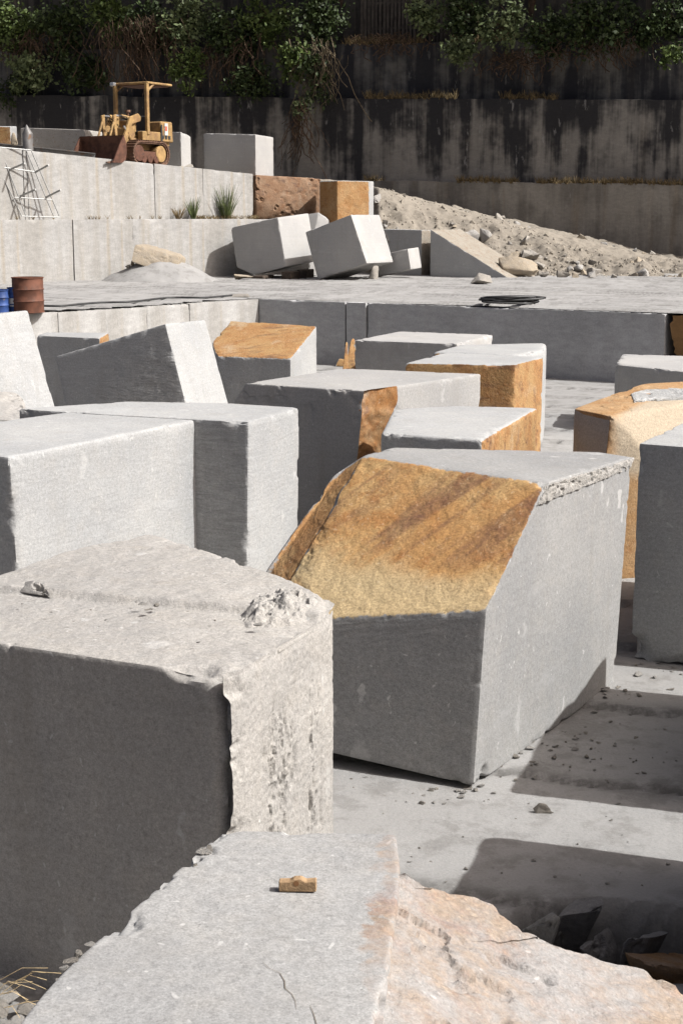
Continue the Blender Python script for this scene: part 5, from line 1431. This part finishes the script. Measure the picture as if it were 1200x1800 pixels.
def shrub(px, py, back, rx, rz, nl, mat, label, seed, size=.15, hang=0.0, group='plants growing over the back rock face'):
    rng = np.random.default_rng(seed); c = H(px, py, wpl(back))
    o = empty('wild_shrub', tuple(c - v3(0, 0, rz))); props(o, label, 'shrub', group)
    nb = max(6, int(nl / 70)); cen = rng.normal(size=(nb, 3)); cen /= np.linalg.norm(cen, axis=1)[:, None]; cen *= rng.uniform(.25, 1.0, (nb, 1)) ** .6
    cen = cen * np.array([rx, .55 * rx * .6, rz]); cen[:, 2] -= hang * rng.random(nb) ** 2
    loc = np.array(o.location)
    base = c + WN * .3 - v3(0, 0, rz * .2)
    m = MB()
    for q in cen[:: max(1, nb // 14)]:
        e = c + q; mid = (base + e) / 2 + rng.normal(size=3) * .12; m.tube([base - loc, mid - loc, e - loc], [.03, .018, .006], 4, caps=False)
    m.build('branches', M['twig'], o)
    k = rng.integers(0, nb, nl); sg = rng.uniform(.10, .24, nb) * (.6 + rx * .5)
    P = c + cen[k] + rng.normal(size=(nl, 3)) * sg[k][:, None] * np.array([1, .8, 1])
    V, Fq = leaves(P - loc, size, rng)
    mesh_obj('foliage', V, Fq, M[mat], o)
    return o
SH = [(20, 45, 1.0, 1.3, 1.2, 1800, 'leaf', 'bushy green shrub hanging at the left end of the back rock face'),
      (52, 118, .6, .9, .9, 900, 'leaf_pale', 'pale leaved creeper low on the left of the rock face'),
      (110, 40, 1.3, 1.3, 1.2, 1800, 'leaf_dark', 'dark green shrub on the rock face left above the loader canopy'),
      (190, 20, 1.2, 1.2, 1.0, 1500, 'leaf', 'leafy shrub on the rock face straight above the loader canopy'),
      (270, 40, 1.0, 1.2, 1.0, 1400, 'leaf_dark', 'dark shrub behind the brown tangle of vines'),
      (330, 30, .8, 1.0, 1.0, 1500, 'leaf_pale', 'light green shrub at the top right of the brown vines'),
      (330, 105, .5, .75, .8, 700, 'leaf', 'bright leaved sprig hanging below the light green shrub'),
      (405, 45, 1.0, 1.2, 1.1, 1500, 'leaf_dark', 'dark shrub between the light green shrub and the drooping twigs'),
      (470, 25, 1.2, 1.1, .9, 1200, 'leaf', 'green shrub high on the rock face above the pale block'),
      (515, 92, .5, .7, .8, 700, 'leaf', 'bright sprig hanging beside the long drooping twigs'),
      (560, 30, 1.2, 1.1, 1.0, 1300, 'leaf_dark', 'dark shrub left of the paling fence'),
      (745, 18, .7, .75, .5, 700, 'leaf_pale', 'pale sprig growing across the paling fence'),
      (808, 72, .5, .65, .4, 500, 'leaf_pale', 'small pale plant on the ledge under the paling fence'),
      (830, 20, 1.0, 1.0, .9, 1100, 'leaf_dark', 'dark shrub right of the paling fence'),
      (885, 35, .4, 1.0, .9, 900, 'leaf_pale', 'big pale green bush hanging over the black stained face'),
      (960, 50, .8, 1.1, .8, 800, 'leaf_dark', 'dark bush right of the big pale green bush'),
      (1040, 30, .7, 1.2, 1.0, 1200, 'leaf_dark', 'green bush over the black stained face between darker bushes'),
      (1110, 45, .9, 1.1, .8, 900, 'leaf_dark', 'dark bush at the right of the black stained face'),
      (1185, 95, .2, .45, .5, 260, 'leaf', 'bright sprig hanging at the right end of the black stained face'),
      (1175, 30, .8, 1.0, 1.0, 1200, 'leaf_dark', 'dark bush above the bright right end sprig'),
      (20, 150, 1.2, 1.0, .5, 500, 'leaf_dark', 'dark creeper low on the face behind the ochre terrace block'),
      (150, 120, 1.3, 1.2, .8, 900, 'leaf_dark', 'dark creeper on the face left of the loader canopy'),
      (440, 130, 1.0, 1.2, .7, 800, 'leaf_dark', 'dark creeper on the face above the lone pale terrace block')]
for i, (px, py, bk_, rx, rz, nl, mt, lab) in enumerate(SH):
    shrub(px, py, bk_ - .5, rx, rz, int(nl * 1.5), mt, lab, 900 + i, hang=.5)
def vines(px, py0, py1, w, n, back, mat, label, seed, droop=.5):
    rng = np.random.default_rng(seed); pl_ = wpl(back); a = H(px, py0, pl_); b = H(px, py1, pl_)
    o = empty('dry_vines', tuple(b)); props(o, label, 'vines', 'dry vines hanging on the rock face'); loc = b; m = MB()
    hgt = a[2] - b[2]
    for i in range(n):
        p = a + WD * rng.normal() * w + v3(0, 0, rng.uniform(-.5, .3) * hgt * .5) - WN * rng.uniform(0, .4); pts = [p]
        ln = rng.uniform(.3, 1.0) * hgt; st = 7; dx = rng.normal() * .25
        for k in range(st):
            p = p + v3(0, 0, -ln / st) + WD * (dx * ln / st + rng.normal() * .10) + WN * rng.normal() * .05 - v3(0, 0, rng.normal() * .04); pts.append(p)
        m.tube([q - loc for q in pts], [.012 + .012 * rng.random()] * (st + 1), 3, caps=False)
    m.build('stems', M[mat], o)
vines(245, 40, 150, .95, 150, .1, 'twig', 'brown tangle of dry vines hanging behind the loader canopy', 1)
vines(560, 80, 190, .60, 70, .3, 'twig_pale', 'pale drooping dry twigs hanging beside the black stained face', 2)
shrub(545, 130, -.1, .8, .9, 700, 'leaf_dark', 'dry leafy brush hanging beside the black stained face', 990, hang=.8)
shrub(528, 185, -.4, .45, .5, 260, 'leaf_pale', 'small yellowing brush where the brown roots begin', 991, hang=.3)
vines(525, 190, 300, .22, 40, -.3, 'twig', 'thin brown roots trailing down the face behind the lone pale terrace block', 3)
vines(690, 62, 100, .8, 60, .4, 'twig', 'low dry twigs on the ledge below the paling fence', 4)
vines(900, 90, 140, .9, 80, .4, 'twig', 'dead hanging stems under the big pale green bush', 5)
vines(1060, 70, 120, 1.0, 70, .4, 'twig', 'dead hanging stems under the right hand bushes', 6)
vines(60, 60, 130, 1.0, 70, .6, 'twig', 'dead hanging stems under the left end bushes', 7)
vines(400, 70, 150, 1.0, 80, .6, 'twig', 'dead hanging stems over the dark face above the pale block', 8)
# paling fence in the greenery
M['paling'] = simple('weathered paling', (.06, .052, .045), .9, var=.3, scale=4)
pl_ = wpl(2.0); fa, fb = H(632, 74, pl_), H(792, 74, pl_); fe = empty('paling_fence', tuple(fa)); props(fe, 'weathered vertical paling fence above the black stained face', 'fence')
ln = (fb - fa) @ WD; npal = 24; pal = None
for i in range(npal):
    if pal is None:
        pal = MB().box((0, 0, .85), (.10, .025, 2.1)).build('paling', M['paling'], fe); q = pal
    else: q = pal.copy(); COL.objects.link(q); q.parent = fe
    q.location = tuple(WD * (i + .5) * ln / npal + v3(0, 0, random.uniform(-.04, .04))); q.rotation_euler = (0, R(random.uniform(-1, 1)), math.atan2(WD[1], WD[0]))
for z in (.5, 1.5):
    r_ = MB().box((0, 0, 0), (ln, .04, .08)).build('rail', M['paling'], fe); r_.location = tuple(WD * ln / 2 + WN * .04 + v3(0, 0, z)); r_.rotation_euler = (0, 0, math.atan2(WD[1], WD[0]))
# grass
def tuft(m, base, h, n, spread, rng, r=.006):
    for i in range(n):
        a = rng.uniform(0, 6.28); d = rng.random() ** .7 * spread; L_ = h * rng.uniform(.5, 1.1)
        t = base + v3(math.cos(a), math.sin(a), 0) * d * .25; e = t + v3(math.cos(a) * d, math.sin(a) * d, L_); mid = (t + e) / 2 + v3(0, 0, L_ * .12)
        m.tube([t, mid, e], [r, r * .8, r * .2], 3, caps=False)
rng = np.random.default_rng(4)
for (px, h, n, sp_, mt, lab) in ((392, .95, 90, .42, 'greengrass', 'tall green grass tuft on the ledge of the pale bench'), (334, .62, 60, .25, 'greengrass', 'middle sized grass tuft on the bench ledge'), (307, .35, 45, .25, 'drygrass', 'short dry grass tuft on the bench ledge')):
    b = at(H(px, 386, upPl) - BN * .18, ZL); m = MB(); tuft(m, b * 0, h, n, sp_, rng, .009)
    o = m.build('grass_tuft', M[mt]); o.location = tuple(b); props(o, lab, 'grass')
m = MB()
for (yl, back, n, h, x0, x1) in ((((655, 318), (1200, 325)), .0, 420, .30, 640, 1210), (((600, 172), (1200, 176)), .7, 260, .35, 600, 1000), (((620, 78), (1200, 66)), 1.4, 200, .4, 600, 900)):
    pl_ = wpl(back); 
    for i in range(n):
        px = rng.uniform(x0, x1)
        if vn(np.array([[px * .013, yl[0][1], 0.5]]), 3)[0] < .42: continue
        py = yl[0][1] + (yl[1][1] - yl[0][1]) * (px - yl[0][0]) / (yl[1][0] - yl[0][0]); tuft(m, H(px, py + 1.5, pl_) + WN * rng.uniform(.0, .3), h * rng.uniform(.4, 1.2), 7, .2, rng, .012)
props(m.build('dry_grass', M['drygrass']), 'dry grass growing along the ledges of the back rock face', 'grass', kind='stuff')
m = MB()
for i in range(60):
    px = rng.uniform(330, 446); tuft(m, at(H(px, 386, upPl) - BN * rng.uniform(.05, .3), ZL), .12, 6, .12, rng, .007)
for i in range(14):
    px = rng.uniform(0, 330); tuft(m, at(H(px, 386, upPl) - BN * rng.uniform(.02, .1), ZL), .12, 5, .08, rng, .007)
props(m.build('ledge_weeds', M['drygrass']), 'low dry weeds along the ledge of the pale bench', 'grass', kind='stuff')

# trees of the wooded slope above the face; their crowns reach out and shade it
def tree(x, back, z0, h, label, seed):
    rng = np.random.default_rng(seed); p = W0 + WD * x + WN * back; o = empty('broadleaf_tree', (p[0], p[1], z0)); props(o, label, 'tree', 'trees of the wooded slope above the quarry')
    lean = -WN * 1.8 + v3(.3, 0, 0); m = MB(); top = lean + v3(0, 0, h * .75)
    m.tube([v3(0, 0, -.5), lean * .25 + v3(0, 0, h * .3), lean * .6 + v3(0, 0, h * .55), top], [.24, .18, .12, .05], 8)
    cl = []
    for i in range(26):
        d = rng.normal(size=3); d /= np.linalg.norm(d); q = lean * .8 + v3(0, 0, h * .58) + d * np.array([2.6, 2.4, h * .34]) * rng.uniform(.35, 1); cl.append(q)
        if i % 3 == 0: m.tube([lean * .5 + v3(0, 0, h * .45), (lean * .5 + v3(0, 0, h * .5) + q) / 2, q], [.07, .04, .015], 5, caps=False)
    m.build('trunk', M['twig'], o, smooth=True)
    cl = np.array(cl); n = 1700; k = rng.integers(0, len(cl), n); P = cl[k] + rng.normal(size=(n, 3)) * np.array([.55, .55, .4])
    V, Fq = leaves(P, .38, rng); mesh_obj('crown', V, Fq, M['leaf_dark'], o)
for i, x in enumerate(list(np.linspace(-22, 8, 5)) + [9.5, 12.5, 15.5, 18.5, 22.0]):
    bk_ = random.uniform(2.2, 3.6); yy = float((W0 + WD * x + WN * bk_)[1]); hh = random.uniform(6.0, 8.0)
    tree(float(x) + random.uniform(-.8, .8), bk_, 3.2 + .1415 * yy + .6 - .22 * hh, hh, 'leafy tree on the slope above the black stained rock face', 70 + i)
